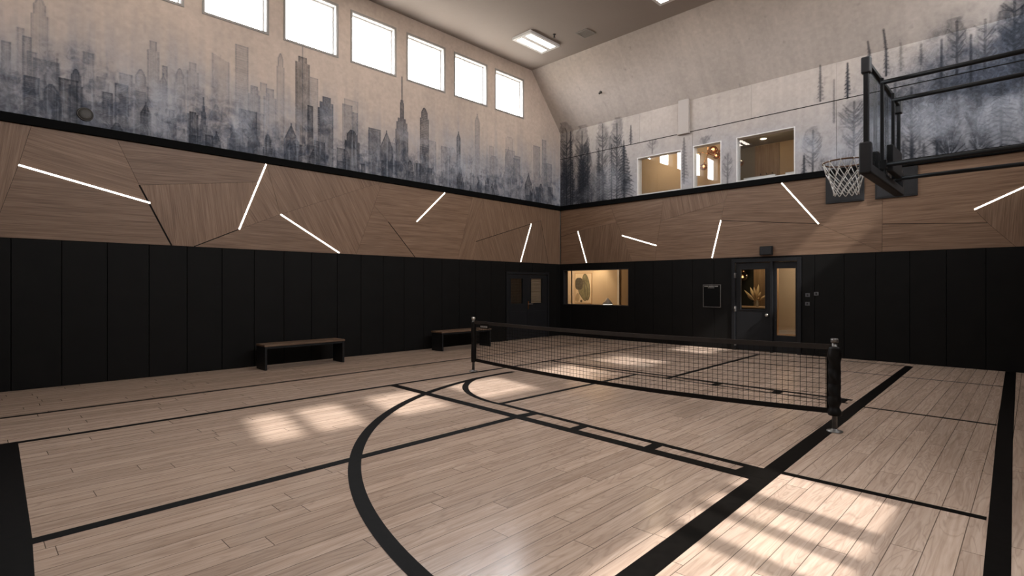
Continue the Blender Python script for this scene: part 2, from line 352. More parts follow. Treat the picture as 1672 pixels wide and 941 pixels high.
def vnoise(x, y, seed):
    xi = np.floor(x).astype(np.int64); yi = np.floor(y).astype(np.int64); fx = x - xi; fy = y - yi
    fx = fx * fx * (3 - 2 * fx); fy = fy * fy * (3 - 2 * fy)
    def h(a, b):
        n = (a * 374761393 + b * 668265263 + seed * 974711) & 0x7fffffff
        n = ((n ^ (n >> 13)) * 1274126177) & 0x7fffffff
        n = (n ^ (n >> 16)) & 0xffff
        return n / 65535.0
    return (h(xi, yi) * (1 - fx) + h(xi + 1, yi) * fx) * (1 - fy) + (h(xi, yi + 1) * (1 - fx) + h(xi + 1, yi + 1) * fx) * fy
def fbm(x, y, seed, o=5, g=.55):
    t = 0; a = 1; n = 0
    for k in range(o):
        t = t + a * vnoise(x * 2 ** k + 17 * k, y * 2 ** k - 9 * k, seed + k); n += a; a *= g
    return t / n
def sstep(a, b, x):
    t = np.clip((x - a) / (b - a), 0, 1); return t * t * (3 - 2 * t)
def painted(name, fr, a0, a1, b0, b1, holes, res, fn, parent, d=0.0):
    def axis(lo, hi, cuts):
        br = sorted({lo, hi} | {c for c in cuts if lo < c < hi}); out = []
        for p, q in zip(br, br[1:]):
            n = max(1, int(round((q - p) / res))); out += [p + (q - p) * i / n for i in range(n)]
        return np.array(out + [hi])
    A = axis(a0, a1, [h[i] for h in holes for i in (0, 1)]); B = axis(b0, b1, [h[i] for h in holes for i in (2, 3)])
    ga, gb = np.meshgrid(A, B, indexing='ij')
    na, nb = len(A), len(B)
    o0 = np.array(fr(0, 0, d)); ea = np.array(fr(1, 0, d)) - o0; eb = np.array(fr(0, 1, d)) - o0
    co = o0 + ga.reshape(-1, 1) * ea + gb.reshape(-1, 1) * eb
    ca = (A[:-1] + A[1:]) / 2; cb = (B[:-1] + B[1:]) / 2
    keep = np.ones((na - 1, nb - 1), bool)
    for h in holes:
        keep &= ~(((ca > h[0]) & (ca < h[1]))[:, None] & ((cb > h[2]) & (cb < h[3]))[None, :])
    i, j = np.nonzero(keep)
    q = np.stack([i * nb + j, (i + 1) * nb + j, (i + 1) * nb + j + 1, i * nb + j + 1], 1)
    me = bpy.data.meshes.new(name)
    me.vertices.add(len(co)); me.vertices.foreach_set('co', co.ravel().astype(np.float32))
    me.loops.add(q.size); me.loops.foreach_set('vertex_index', q.ravel().astype(np.int32))
    me.polygons.add(len(q)); me.polygons.foreach_set('loop_start', np.arange(0, q.size, 4, dtype=np.int32))
    me.update(calc_edges=True)
    rgb = fn(ga, gb)
    at = me.attributes.new('paint', 'FLOAT_COLOR', 'POINT')
    at.data.foreach_set('color', np.concatenate([rgb, np.ones(rgb.shape[:2] + (1,))], 2).reshape(-1).astype(np.float32))
    me.materials.append(M['mural'])
    o = bpy.data.objects.new(name, me); COL.objects.link(o); o.parent = parent
    return o
# ---------------------------------------------------------------- openings
LWIN = [(1.475 + 1.4325 * k + .04, 1.475 + 1.4325 * k + 1.11, 6.385, 7.44) for k in range(-1, 7)]     # skyline-wall windows (y0,y1,z0,z1)
RWIN_HI = [(.58, 1.06, 6.28, 7.58), (1.14, 1.75, 6.28, 7.58), (2.10, 2.95, 6.28, 7.58), (3.45, 4.6, 6.28, 7.58), (5.45, 6.55, 6.28, 7.58), (7.35, 8.5, 6.28, 7.58), (10.2, 12.16, 6.28, 7.45)]
RWIN_LO = [(1.50, 2.43, 2.0, 3.13), (2.51, 2.87, 2.0, 3.13), (2.93, 3.25, 2.0, 3.13), (3.37, 4.02, 2.0, 3.13)]
UPW = [(-7.80, -6.50, 4.02, 5.05), (-6.19, -5.46, 4.02, 5.08), (-5.10, -3.80, 4.02, 5.08)]            # lounge windows in the forest wall
LOW = (-10.40, -8.07, .965, 2.02)                                                                      # office window
DR2 = (-5.17, -3.71, 0, 2.13)                                                                          # entrance door + sidelight
DR1 = (10.52, 12.32, 0, 1.92)                                                                          # double door in the skyline wall
# ---------------------------------------------------------------- painters
PLA = np.array((.47, .385, .325)); PLB = np.array((.43, .378, .338))
INK = np.array((.020, .0235, .031)); NAVY = np.array((.030, .038, .058)); MIST = np.array((.335, .352, .395))
def over(img, al, col):
    return img * (1 - al[..., None]) + col * al[..., None]
def paint_city(A, B):
    n1 = fbm(A * .9, B * .9, 3); n2 = fbm(A * 4, B * 2.2, 5); st = fbm(A * 9, B * .55, 9, 4); fin = fbm(A * 16, B * 16, 14, 3); swirl = fbm(A * 6 + 2.5 * n2, B * 6 - 2 * n1, 21, 4)
    img = np.ones(A.shape + (3,)) * PLA
    img = img * (1 + (n1 - .5)[..., None] * .28 + (st - .5)[..., None] * .14)
    # cool wash that gathers toward the lower edge, heavier at the two ends
    ends = .5 + .5 * np.clip(np.abs(A - 7.6) / 6.5, 0, 1)
    t = sstep(6.0, 4.0, B + (n1 - .5) * 1.3 + (st - .5) * .9 - (ends - .6) * .5)
    img = over(img, t * .82, MIST * .86)
    t2 = sstep(5.2, 3.95, B + (n2 - .5) * .7 + (st - .5) * .7 - (ends - .6) * .7)
    img = over(img, np.clip(t2 * (.08 + .85 * sstep(.38, .72, swirl)), 0, .78), NAVY * 1.7)
    rs = np.random.RandomState(4)
    tw = list(TOWERS)
    for k in range(150):                                   # crowd of small blocks low down
        a = rs.uniform(-1.2, 12.8); e = .75 if (a < 4.2 or a > 9.8) else .5
        tw.append((a, rs.uniform(.10, .30), 4.12 + abs(rs.normal(0, e)) * .75, rs.uniform(.12, .42), rs.choice([0, 0, 0, 1, 2])))
    for k in range(70):
        a = rs.uniform(-1.2, 12.8)
        tw.append((a, rs.uniform(.09, .26), 4.05 + rs.uniform(.05, .55), rs.uniform(.35, .8), rs.choice([0, 0, 1, 2])))
    tw.sort(key=lambda q: q[3] - (q[2] - 4) * .05)
    for i, (yc, w, top, dk, sty) in enumerate(tw):
        lo = max(0, np.searchsorted(A[:, 0], yc - w)); hi = min(A.shape[0], np.searchsorted(A[:, 0], yc + w))
        if hi - lo < 2: continue
        a = A[lo:hi]; b = B[lo:hi]; dy = a - yc; ad = np.abs(dy); h = top - b; hw = w / 2
        if sty == 0:   half = np.where(h > .04 + (i % 5) * .04, hw, hw * (.6 if i % 4 == 0 else 1))
        elif sty == 1: half = np.minimum(hw, .012 + np.maximum(h - .05, 0) * .45)
        elif sty == 2: half = np.where(h < .10, hw * np.sqrt(np.clip(h / .10, 0, 1)) * .6, np.where(h < .26, hw * .72, hw))
        elif sty == 3: half = np.where(h < .16, .008, np.where(h < .26, hw * .35, np.where(h < .5, hw * .65, hw)))
        elif sty == 4: half = np.where(h > (dy + hw) * .35, hw, 0)
        else:          half = np.where(h < .55, .013, np.where(h < .62, .035, np.where(h < .98, .052, np.where(h < 1.08, .11, np.where(h < 1.25, hw * .86, hw)))))
        m = sstep(half + .007, half - .005, ad) * (h > 0)
        f = np.clip(1 - h / max(.6, (top - 3.9)), 0, 1)
        streak = st[lo:hi]; sw = swirl[lo:hi]
        al = dk * (.46 + .54 * f ** .8) * (.62 + .85 * streak) * (.70 + .7 * sw)
        if sty == 5: al = dk * (.7 + .4 * f) * (.72 + .5 * sw)
        rows = .5 + .5 * np.sin(b * (150 + 40 * (i % 3)) + sw * 9); colsn = .5 + .5 * np.sin(dy * (190 + 30 * (i % 4)) + streak * 3)
        hat = rows if i % 2 else colsn
        al = al * (.74 + .42 * hat)
        edge = np.exp(-((ad - half + .01) / .012) ** 2) * .34 * f * (h > 0) + np.exp(-((h - .012) / .014) ** 2) * .22
        al = np.clip((al + edge) * m, 0, .93)
        tint = INK * (1.2 + .5 * (i % 3)) if dk > .5 else np.array((.125, .13, .148))
        img[lo:hi] = over(img[lo:hi], al, tint)
    mist = sstep(.50, .72, fbm(A * 1.7, B * 1.1, 33, 5)) * sstep(5.6, 4.6, B) * .5 * sstep(3.95, 4.2, B)
    img = over(img, mist * (.6 + st * .7), MIST * 1.12)
    dr = sstep(.60, .78, fbm(A * 22, B * .9, 41, 3)) * sstep(5.3, 4.5, B) * .35       # drips
    img = over(img, dr, MIST * 1.0)
    br = sstep(.56, .74, fbm(A * 13 + 3 * n2, B * 10, 47, 4)) * sstep(5.0, 4.3, B) * .45
    img = over(img, br, NAVY * .9)
    img *= (1 + (fin - .5)[..., None] * .22)
    return np.clip(img, .012, .8)
def paint_forest(A, S):
    n1 = fbm(A * .7, S * .8, 103); n2 = fbm(A * 3, S * 3, 105); st = fbm(A * 11, S * .6, 109, 4); fin = fbm(A * 17, S * 17, 114, 3); sw = fbm(A * 7 + 2 * n2, S * 7, 121, 4)
    img = np.ones(A.shape + (3,)) * PLB
    img = img * (1 + (n1 - .5)[..., None] * .30 + (st - .5)[..., None] * .16)
    spk = sstep(.80, .86, fbm(A * 9, S * 7, 131, 2)) * sstep(.45, .7, n2)
    img = over(img, spk * .3, np.array((.14, .13, .125)))
    cl = sstep(-7.2, -10.6, A); cr = sstep(-3.2, -.4, A)
    t = sstep(6.0, 4.2, S + (n1 - .5) * 1.4 - cr * 1.0 - cl * .3)
    img = over(img, t * (.55 + .3 * cr), MIST * .82)
    img = over(img, t * cr * .55, MIST * .42)
    # dark stand in the corner, and a big dark bank toward the hoop end
    dk = np.clip(cl * sstep(5.7, 4.1, S + (n2 - .5) * 1.1) * (.45 + .8 * sw) + sstep(-9.6, -10.5, A) * sstep(6.6, 5.0, S) * .5 * sw, 0, .9)
    img = over(img, dk, NAVY * .8)
    bank = cr * sstep(4.55, 5.1, S + (n2 - .5) * .5) * sstep(6.75, 5.6, S + (n2 - .5) * .8)
    img = over(img, np.clip(bank * (.70 + .6 * sw), 0, .93), (INK * .6 + NAVY * .5))
    trees = list(TREES); rs = np.random.RandomState(12)
    for k in range(16):
        a = rs.uniform(-10.4, -8.1); trees.append(('c' if k % 2 else 'd', a, 4.5 + rs.uniform(0, 1.3), 3.95, rs.uniform(.12, .3), rs.uniform(.3, .6)))
    for k in range(26):
        a = rs.uniform(-2.4, 1.5); trees.append((('d', 'b', 'c')[k % 3], a, 4.3 + rs.uniform(0, 1.5), 3.95 + rs.uniform(0, .6), rs.uniform(.10, .28), rs.uniform(.2, .5)))
    for k in range(8):
        a = rs.uniform(-.2, 1.5); trees.append(('d', a, 5.9 + rs.uniform(0, .9), 4.6, rs.uniform(.18, .3), .6))
    trees.sort(key=lambda q: q[5])
    ax, sxs = A[:, 0], S[0]
    def stroke(buf, x0, s0, x1, s1, w, al):
        i0 = np.searchsorted(ax, min(x0, x1) - w * 2); i1 = np.searchsorted(ax, max(x0, x1) + w * 2); j0 = np.searchsorted(sxs, min(s0, s1) - w * 2); j1 = np.searchsorted(sxs, max(s0, s1) + w * 2)
        if i1 <= i0 or j1 <= j0: return
        a = A[i0:i1, j0:j1] - x0; b = S[i0:i1, j0:j1] - s0; dx, dy = x1 - x0, s1 - s0
        u = np.clip((a * dx + b * dy) / (dx * dx + dy * dy + 1e-9), 0, 1)
        dd = np.hypot(a - u * dx, b - u * dy)
        np.maximum(buf[i0:i1, j0:j1], sstep(w * 1.8, w * .6, dd) * min(.96, al * 1.3) * (1 - .35 * u), out=buf[i0:i1, j0:j1])
    for i, (ty, xc, top, bs, hw, dk) in enumerate(trees):
        rt = np.random.RandomState(200 + int((xc + 20) * 100))
        lo = max(0, np.searchsorted(ax, xc - hw * 1.5)); hi = min(len(ax), np.searchsorted(ax, xc + hw * 1.5))
        if hi - lo < 2: continue
        a = A[lo:hi]; s = S[lo:hi]; dx = a - xc; ad = np.abs(dx); H = top - bs; t = (top - s) / H; tc = np.clip(t, 0, 1); w = sw[lo:hi]; nn = n2[lo:hi]
        ins = (t > 0) & (t < 1)
        ln = np.zeros(A.shape)
        if ty == 'c':
            saw = 1 - .40 * np.mod(t * (9 + 3 * (i % 3)) + .25 * ad / hw, 1)
            half = hw * (.08 + .90 * tc ** .85) * saw * (.75 + .5 * nn)
            al = sstep(half + .03, half - .02, ad) * ins * dk * (.45 + .75 * w) * (.35 + .65 * sstep(1.0, .75, t))
            n = int(max(10, H * 24))
            for k in range(n):
                u = (k + .5) / n * .96; sg = 1 if k % 2 else -1; L = hw * (.12 + .95 * u ** .85) * rt.uniform(.65, 1.1)
                s0 = top - H * u; dr = rt.uniform(.25, .5) * L
                stroke(ln, xc, s0 + .25 * dr, xc + sg * L * .55, s0 - .2 * dr, .011, dk * 1.15); stroke(ln, xc + sg * L * .55, s0 - .2 * dr, xc + sg * L, s0 - .9 * dr, .009, dk * .95)
            stroke(ln, xc, bs, xc, top, .016, dk * 1.3)
        elif ty == 'd':
            cy = .40; r = np.sqrt((dx / hw) ** 2 + ((t - cy) / .42) ** 2) + (nn - .5) * .8 + (w - .5) * .6
            al = sstep(1.06, .80, r) * ins * dk * (.30 + .85 * w) * (.55 + .55 * (t < cy) + .35 * sstep(.6, .95, r))
            n = int(max(14, H * hw * 110))
            for k in range(n):
                u = rt.uniform(.0, .72); sg = 1 if k % 2 else -1; s0 = bs + H * (.18 + u * .8)
                ang = rt.uniform(.35, 1.05); L = hw * rt.uniform(.5, 1.05) * math.sqrt(max(.12, 1 - ((u - .42) / .62) ** 2))
                xm, sm_ = xc + sg * L * .5 * math.cos(ang), s0 + L * .5 * math.sin(ang)
                xe, se = xc + sg * L * math.cos(ang * .7), s0 + L * (.5 + .75 * math.sin(ang)) 
                if se > top: continue
                stroke(ln, xc, s0, xm, sm_, .011, dk * 1.15); stroke(ln, xm, sm_, xe, se, .008, dk)
                stroke(ln, xm, sm_, xm + sg * L * .3, sm_ + L * .08, .008, dk * .8)
            stroke(ln, xc, bs, xc + .01, top - .08 * H, .017, dk * 1.3)
        else:
            r = np.sqrt((dx / hw) ** 2 + tc ** 2 * 0 + np.clip((s - bs) / H, 0, 2) ** 2) + (nn - .5) * .45
            al = sstep(1.05, .80, r) * (t < 1) * dk * (.45 + .85 * w)
            for k in range(26):
                an = rt.uniform(.25, PI - .25); L0, L1 = rt.uniform(.15, .5), rt.uniform(.7, 1.0)
                stroke(ln, xc + hw * L0 * math.cos(an), bs + H * L0 * math.sin(an), xc + hw * L1 * math.cos(an) * 1.02, bs + H * L1 * math.sin(an), .009, dk * 1.1)
        img[lo:hi] = over(img[lo:hi], np.clip(al * .85, 0, .92), INK * (1.15 + .5 * (i % 2)))
        img = over(img, np.clip(ln, 0, .95), INK * .8)
    mist = sstep(.42, .7, fbm(A * 1.1, S * 1.3, 133, 5)) * sstep(5.3, 4.7, S) * sstep(3.95, 4.2, S) * .42 * (1 - cl)
    img = over(img, mist, MIST * 1.15)
    img *= (1 + (fin - .5)[..., None] * .20)
    return np.clip(img, .012, .8)
# ---------------------------------------------------------------- shell
fl = MB().box(-W - .25, E + .25, N - .25, D + .02, -.12, 0).build('floor', M['floor'], kind='structure')
fl['_o'] = (0, 0, 0)
LZ = [.0012]
def quad_line(p, name='court_line'):
    LZ[0] += .00006
    MB().prism(p, .0003, LZ[0], UP).build(name, M['line'], fl)
def seg(x0, y0, x1, y1, w):
    dx, dy = x1 - x0, y1 - y0; l = math.hypot(dx, dy); nx, ny = -dy / l * w / 2, dx / l * w / 2
    quad_line([(x0 + nx, y0 + ny), (x1 + nx, y1 + ny), (x1 - nx, y1 - ny), (x0 - nx, y0 - ny)])
def arc(cx, cy, r, a0, a1, w, n=60, w1=None):
    P = []; Q = []
    for i in range(n + 1):
        a = math.radians(a0 + (a1 - a0) * i / n); ww = w + ((w1 or w) - w) * i / n
        P.append((cx + (r + ww / 2) * math.cos(a), cy + (r + ww / 2) * math.sin(a))); Q.append((cx + (r - ww / 2) * math.cos(a), cy + (r - ww / 2) * math.sin(a)))
    b = MB(); LZ[0] += .00006; h = LZ[0]
    for i in range(n):
        b.add([(*P[i], h), (*P[i + 1], h), (*Q[i + 1], h), (*Q[i], h)], [(0, 1, 2, 3)])
    b.build('court_arc', M['line'], fl)
seg(-8.42, N + .05, -8.58, 12.6, .075)                         # outer thin side line
seg(-7.0, .18, -7.05, 12.5, .085)                             # side line
quad_line([(-7.05, .345), (-7.05, .215), (-5.0, .135), (-3.6, .10), (0.3, .05), (0.3, .21), (-3.7, .245), (-4.27, .272)])   # wide base line
seg(-4.22, .24, -4.27, 4.46, .10)                             # centre line, camera half
seg(-4.90, 4.76, -4.88, 8.02, .075); seg(-4.31, 8.05, -4.38, 12.3, .085)
quad_line([(-1.75, 12.47), (-1.62, 12.46), (-1.405, 2.45), (-1.35, .2), (-1.515, .2), (-1.555, 2.35)])                       # wide inner side line
quad_line([(-.365, D - .005), (-.225, D - .005), (-.145, 7.0), (-.085, 3.8), (-.03, .1), (-.16, .1), (-.19, 3.69), (-.285, 7.82)])
seg(-7.05, 4.56, -1.5, 4.335, .13)                            # key line, camera half
seg(-4.95, 4.79, -1.6, 4.565, .078)
seg(-1.55, 4.60, -.22, 4.615, .07)
for x in (-3.47, -2.56): quad_line([(x - .055, 4.40), (x + .055, 4.40), (x + .055, 4.67), (x - .055, 4.67)], 'court_tick')
quad_line([(-4.34, 4.44), (-4.2, 4.44), (-4.18, 4.74), (-4.3, 4.74)], 'court_tick')
quad_line([(-1.76, 4.35), (-1.5, 4.35), (-1.5, 4.6), (-1.72, 4.6)], 'court_tick')
seg(-7.08, 8.30, -1.72, 8.20, .095); seg(-6.2, 8.07, -1.72, 7.95, .055)
for x in (-3.5, -2.62, -1.82): quad_line([(x - .06, 7.94), (x + .06, 7.94), (x + .06, 8.22), (x - .06, 8.22)], 'court_tick')
seg(-1.6, 7.84, -.29, 7.82, .055)
seg(-7.05, 12.47, -1.66, 12.47, .055); seg(-8.0, 10.92, -.32, 10.92, .045)
arc(-1.54, 6.64, 5.048, 178.5, 266, .105)
arc(-4.89, 6.59, 1.82, 205, 272, .11, 40, .06)
# walls
wl = MB().slab(LW, N - .2, D + .02, -.1, 8.1, -.20, -.03, LWIN + [DR1]).build('wall_left', M['plaster'], kind='structure'); wl['_o'] = (0, 0, 0)
wb = MB().slab(RW, -W - .2, E + .2, -.1, 6.5, -.20, -.03, UPW + [LOW, DR2]).build('wall_back', M['plaster'], kind='structure'); wb['_o'] = (0, 0, 0)
we = MB().slab(EW, N - .2, D + .2, -.1, 8.1, -.20, 0, RWIN_HI + RWIN_LO).build('wall_right', M['plaster'], kind='structure'); we['_o'] = (0, 0, 0)
wn = MB().slab(NW, -W - .2, E + .2, -.1, 6.5, -.20, 0).build('wall_near', M['plaster'], kind='structure'); wn['_o'] = (0, 0, 0)
ce = MB().box(-W - .2, E + .2, N + 1.2, D - 1.2, ZC, ZC + .15).build('ceiling', M['ceiling'], kind='structure'); ce['_o'] = (0, 0, 0)
sb = MB().slab(SLP, -W - .2, E + .2, ZK - .12, ZK + _sl + .12, -.15, -.015).build('wall_slope', M['plaster'], kind='structure'); sb['_o'] = (0, 0, 0)
sn = MB().slab(SLN, -W - .2, E + .2, ZK - .12, ZK + _sl + .12, -.15, 0).build('wall_near_slope', M['plaster'], kind='structure')
painted('skyline_mural', LW, N, D, ZB1 + 1.7, ZC, [(h[0], h[1], h[2], h[3]) for h in LWIN], .013, paint_city, wl)
painted('forest_mural', RW, -W, E, 3.9, ZK, UPW, .013, paint_forest, wb)
painted('forest_mural', SLP, -W, E, ZK, ZK + _sl, [], .013, paint_forest, sb)
# black trim rails, panel joint
MB().box(N, D, ZB0, ZT, -.02, .045, LW).build('trim_1', M['trim'], kind='structure', bevel=.006)
MB().box(-W, E, ZB0, ZT, -.02, .045, RW).build('trim_2', M['trim'], kind='structure', bevel=.006)
MB().box(-W, -6.56, 5.452, 5.468, -.01, .006, RW).box(-6.26, E, 5.452, 5.468, -.01, .006, RW).build('panel_joint', M['gap'], wb)
for x in (-9.62, -8.86, -7.72, -4.75, -2.99):
    MB().box(x - .003, x + .003, 5.47, 6.25, -.01, .0015, RW).build('mural_seam', M['casing'], wb)
for x in (-9.05, -6.2, -2.99): MB().box(x - .0025, x + .0025, ZT, 5.45 if x != -6.2 else 5.4, -.01, .0015, RW).build('mural_seam', M['gap'], wb)
# wood panels
def wood(fr, parent, V, names, ang):
    p = [V[n] for n in names]; g = .0022
    cx = sum(q[0] for q in p) / len(p); cy = sum(q[1] for q in p) / len(p); ar = sum(p[i][0] * p[(i + 1) % len(p)][1] - p[(i + 1) % len(p)][0] * p[i][1] for i in range(len(p)))
    s = 1 if ar > 0 else -1; n = len(p); out = []
    for i in range(n):                                        # inset each side by g
        a, b, c = Vector(p[i - 1]), Vector(p[i]), Vector(p[(i + 1) % n])
        e1 = (b - a).normalized(); e2 = (c - b).normalized()
        n1 = Vector((-e1.y, e1.x)) * s; n2 = Vector((-e2.y, e2.x)) * s
        k = (n1 + n2); k = k / max(.3, (1 + n1.dot(n2)))
        q = b + k * g; out.append((q.x, q.y))
    if s < 0: out.reverse()
    MB().prism(out, -.02, 0, fr, math.radians(ang)).build('wood_panel', M['veneer'], parent)
MB().box(N, D, ZB1 - .005, ZB0 + .01, -.03, -.012, LW).build('panel_backing', M['gap'], wl)
MB().box(-W, E, ZB1 - .005, ZB0 + .01, -.03, -.012, RW).build('panel_backing', M['gap'], wb)
for names, ang in [(('wT', 'tA', 'L1a', 'bA', 'wB'), 82), (('tA', 't3', 'C0', 'L1b', 'L1a'), -11), (('L1a', 'L1b', 'C1', 'bA'), 1), (('t3', 'L2a', 'X1', 'C0'), 3),
                   (('C0', 'X1', 'L2b', 'D0', 'C1', 'L1b'), 97), (('D0', 'L2b', 'L3a', 'L3b'), -1), (('L2a', 'L3a', 'L2b', 'X1'), -58), (('L2a', 'G0', 'L3a'), -60), (('L3a', 'G0', 'H0', 'G1', 'L3b'), -62),
                   (('H0', 'Hs', 'H1', 'G1'), 0), (('G0', 'I0', 'I1', 'H1', 'Hs', 'H0'), 1), (('I0', 'J0', 'J1', 'I1'), 68), (('J0', 'Ta', 'K1', 'L5a', 'K0'), 106), (('Ta', 'cT', 'cB', 'kb', 'K1'), 88),
                   (('K0', 'L5a', 'L5b', 'J1'), 112), (('L5a', 'K1', 'kb', 'L5b'), 84)]:
    wood(LW, wl, LV, names, ang)
for names, ang in [(('R0', 'L6a', 'L6b', 'cB'), 2), (('cT', 'l0', 'S1', 'L6a', 'R0'), 6), (('L6a', 'S1', 'L7a', 'l1', 'L6b'), 82), (('l0', 'm0', 'n0', 'L7b', 'L7a', 'S1'), 3), (('L7a', 'L7b', 'm1', 'l1'), -8),
                   (('m0', 'n2', 'n1', 'n0'), 102), (('n0', 'n1', 'L8a', 'L8b', 'm1', 'L7b'), 0), (('n2', 'L9a', 'L9b', 'L8a', 'n1'), -4), (('L8a', 'L9b', 'p1', 'L8b'), 1), (('L9a', 'p0', 'pm', 'p1', 'L9b'), 2),
                   (('p0', 'L10b', 'L10a', 'q1', 'pm'), 1), (('pm', 'q1', 'r1', 'p1'), 0), (('L10a', 'L10b', 'eT', 'eB', 'r1', 'q1'), 86)]:
    wood(RW, wb, RV, names, ang)
def gapline(fr, parent, p, q, w):
    dx, dy = q[0] - p[0], q[1] - p[1]; l = math.hypot(dx, dy); nx, ny = -dy / l * w / 2, dx / l * w / 2
    MB().prism([(p[0] + nx, p[1] + ny), (q[0] + nx, q[1] + ny), (q[0] - nx, q[1] - ny), (p[0] - nx, p[1] - ny)], -.01, .0008, fr).build('shadow_gap', M['gap'], parent)
for a, b, w in (('C0', 'C1', .026), ('D0', 'L2b', .016), ('Hs', 'H1', .018), ('K0', 'L5a', .014), ('K1', 'kb', .012)): gapline(LW, wl, LV[a], LV[b], w)
for a, b, w in (('L8a', 'L9b', .012), ('pm', 'q1', .012), ('R0', 'L6a', .008)): gapline(RW, wb, RV[a], RV[b], w)
# black padding, one board at a time, cut round the openings
def pads(fr, parent, a0, a1, start, pitch, holes, name='wall_pad'):
    cuts = [a0] + [start + pitch * k for k in range(60) if a0 + .03 < start + pitch * k < a1 - .03] + [a1]
    for p, q in zip(cuts, cuts[1:]):
        hs = [(max(p, h[0]), min(q, h[1]), h[2], h[3]) for h in holes if h[0] < q and h[1] > p]
        g = .0035
        hs = [(h[0] if h[0] > p else p - 1, h[1] if h[1] < q else q + 1, h[2] if h[2] > .01 else -1, h[3]) for h in hs]
        b = MB().slab(fr, p + g, q - g, .004, ZB1 - .004, -.028, .0, [(max(h[0], p - 1), h[1], h[2], h[3]) for h in hs])
        if b.f: b.build(name, M['pad'], parent, bevel=.006)
MB().slab(LW, N, D, .0, ZB1, -.0299, -.0275, [(DR1[0], DR1[1], -1, DR1[3])]).build('pad_backing', M['pad'], wl)
MB().slab(RW, -W, E, .0, ZB1, -.0299, -.0275, [(DR2[0], DR2[1], -1, DR2[3]), LOW]).build('pad_backing', M['pad'], wb)
pads(LW, wl, N, D - .001, .44 - .5585 * 3, .5585, [(DR1[0] - .02, DR1[1] + .02, -1, DR1[3] + .02)])
pads(RW, wb, -W + .001, E, -6.2 - .558 * 8, .558, [(DR2[0] - .04, DR2[1] + .04, -1, DR2[3] + .05), (LOW[0], LOW[1], LOW[2], LOW[3])])
for fr, pa, a0, a1, hs in ((EW, we, N, D - .05, RWIN_LO), (NW, wn, -W + .05, E, [])):     # the two walls behind the camera carry the same bands
    MB().slab(fr, a0, a1, .002, ZB1, 0, .02, hs).build('wall_pad', M['pad'], pa)
    b = MB(); cuts = [a0, a0 + 3.3, a0 + 6.1, a0 + 9.4, a1]
    MB().slab(fr, a0, a1, ZB1, ZB0, 0, .02, hs).build('wood_band', M['column_wood'] if 0 else M['bench_wood'], pa)
    MB().box(a0, a1, ZB0, ZT, 0, .04, fr).build('trim_rail', M['trim'], pa)
MB().box(-W - .001, -W + .011, D - .011, D + .001, 0, ZB1).build('corner_bead', M['gap'], wb)
# ---------------------------------------------------------------- windows
def ring(mb, fr, h, o, i, d0, d1):
    """rectangular ring: from o outside the hole edge to i inside it"""
    a0, a1, b0, b1 = h
    return mb.slab(fr, a0 - o, a1 + o, b0 - o, b1 + o, d0, d1, [(a0 + i, a1 - i, b0 + i, b1 - i)])
wn_no = [0]
def window(fr, h, casing=True, depth=.20, glassmat='glass', pane_d=-.13):
    wn_no[0] += 1
    s = struct('window_%d' % wn_no[0])
    ring(MB(), fr, h, 0, .012, -depth, -.004).build('reveal', M['white_paint'], s)
    if casing: ring(MB(), fr, h, .042, .0, -.005, .014).build('casing', M['casing'], s, bevel=.004)
    ring(MB(), fr, h, -.012, .04, pane_d - .02, pane_d + .025).build('sash', M['white_paint'], s)
    MB().box(h[0] + .03, h[1] - .03, h[2] + .03, h[3] - .03, pane_d - .003, pane_d + .003, fr).build('pane', M[glassmat], s)
    return s
for h in LWIN: window(LW, h)
for h in RWIN_HI + RWIN_LO: window(EW, h, False)
for h in UPW:
    wn_no[0] += 1; s = struct('window_%d' % wn_no[0])
    ring(MB(), RW, h, 0, .022, -.205, .006).build('reveal', M['white_paint'], s)
    MB().box(h[0] + .02, h[1] - .02, h[2] + .02, h[3] - .02, -.078, -.072, RW).build('pane', M['room_glass'], s)
wn_no[0] += 1; s = struct('window_%d' % wn_no[0])
ring(MB(), RW, LOW, .0, .02, -.205, .004).build('frame', M['grey_metal'], s, bevel=.003)
MB().box(LOW[0] + .015, LOW[1] - .015, LOW[2] + .015, LOW[3] - .015, -.098, -.092, RW).build('pane', M['room_glass'], s)
# ---------------------------------------------------------------- doors
d2 = struct('door_2', (DR2[0], D, 0))
b = MB()
a0, a1, zt = DR2[0], DR2[1], DR2[3]; mid = -4.30
b.box(a0 - .035, a0 + .045, 0, zt + .04, -.12, .022, RW).box(a1 - .045, a1 + .035, 0, zt + .04, -.12, .022, RW).box(a0 + .045, a1 - .045, zt - .045, zt + .04, -.12, .022, RW).box(mid - .03, mid + .03, 0, zt - .045, -.12, .02, RW)
b.build('door_frame', M['door_paint'], d2, bevel=.004)
lf = MB().slab(RW, a0 + .052, mid - .036, .012, zt - .052, -.075, -.02, [(-5.0, -4.445, .975, 1.915)]).build('door_leaf', M['door_paint'], d2, bevel=.003)
ring(MB(), RW, (-5.0, -4.445, .975, 1.915), .022, .0, -.022, -.010).build('glazing_bead', M['door_paint'], lf, bevel=.003)
MB().box(-5.0, -4.445, .975, 1.915, -.05, -.044, RW).build('pane', M['room_glass'], lf)
kb_ = MB().lathe([(.001, -.02), (.03, -.02), (.03, -.012), (.011, -.008), (.011, .03), (.026, .036), (.033, .05), (.030, .064), (.016, .07), (.001, .071)], (0, 0, 0), 20, 'y')
kb_.v = [(-4.392 + p[0], D + .0 - p[1], .855 + p[2]) for p in kb_.v]
kb_.build('door_knob', M['steel'], lf)
for z in (.16, .98, 1.78):
    MB().box(a0 + .03, a0 + .062, z - .06, z + .06, -.02, .028, RW).tube([(a0 + .046, D - .03, z - .062), (a0 + .046, D - .03, z + .062)], .008, 8).build('hinge', M['dull_steel'], d2)
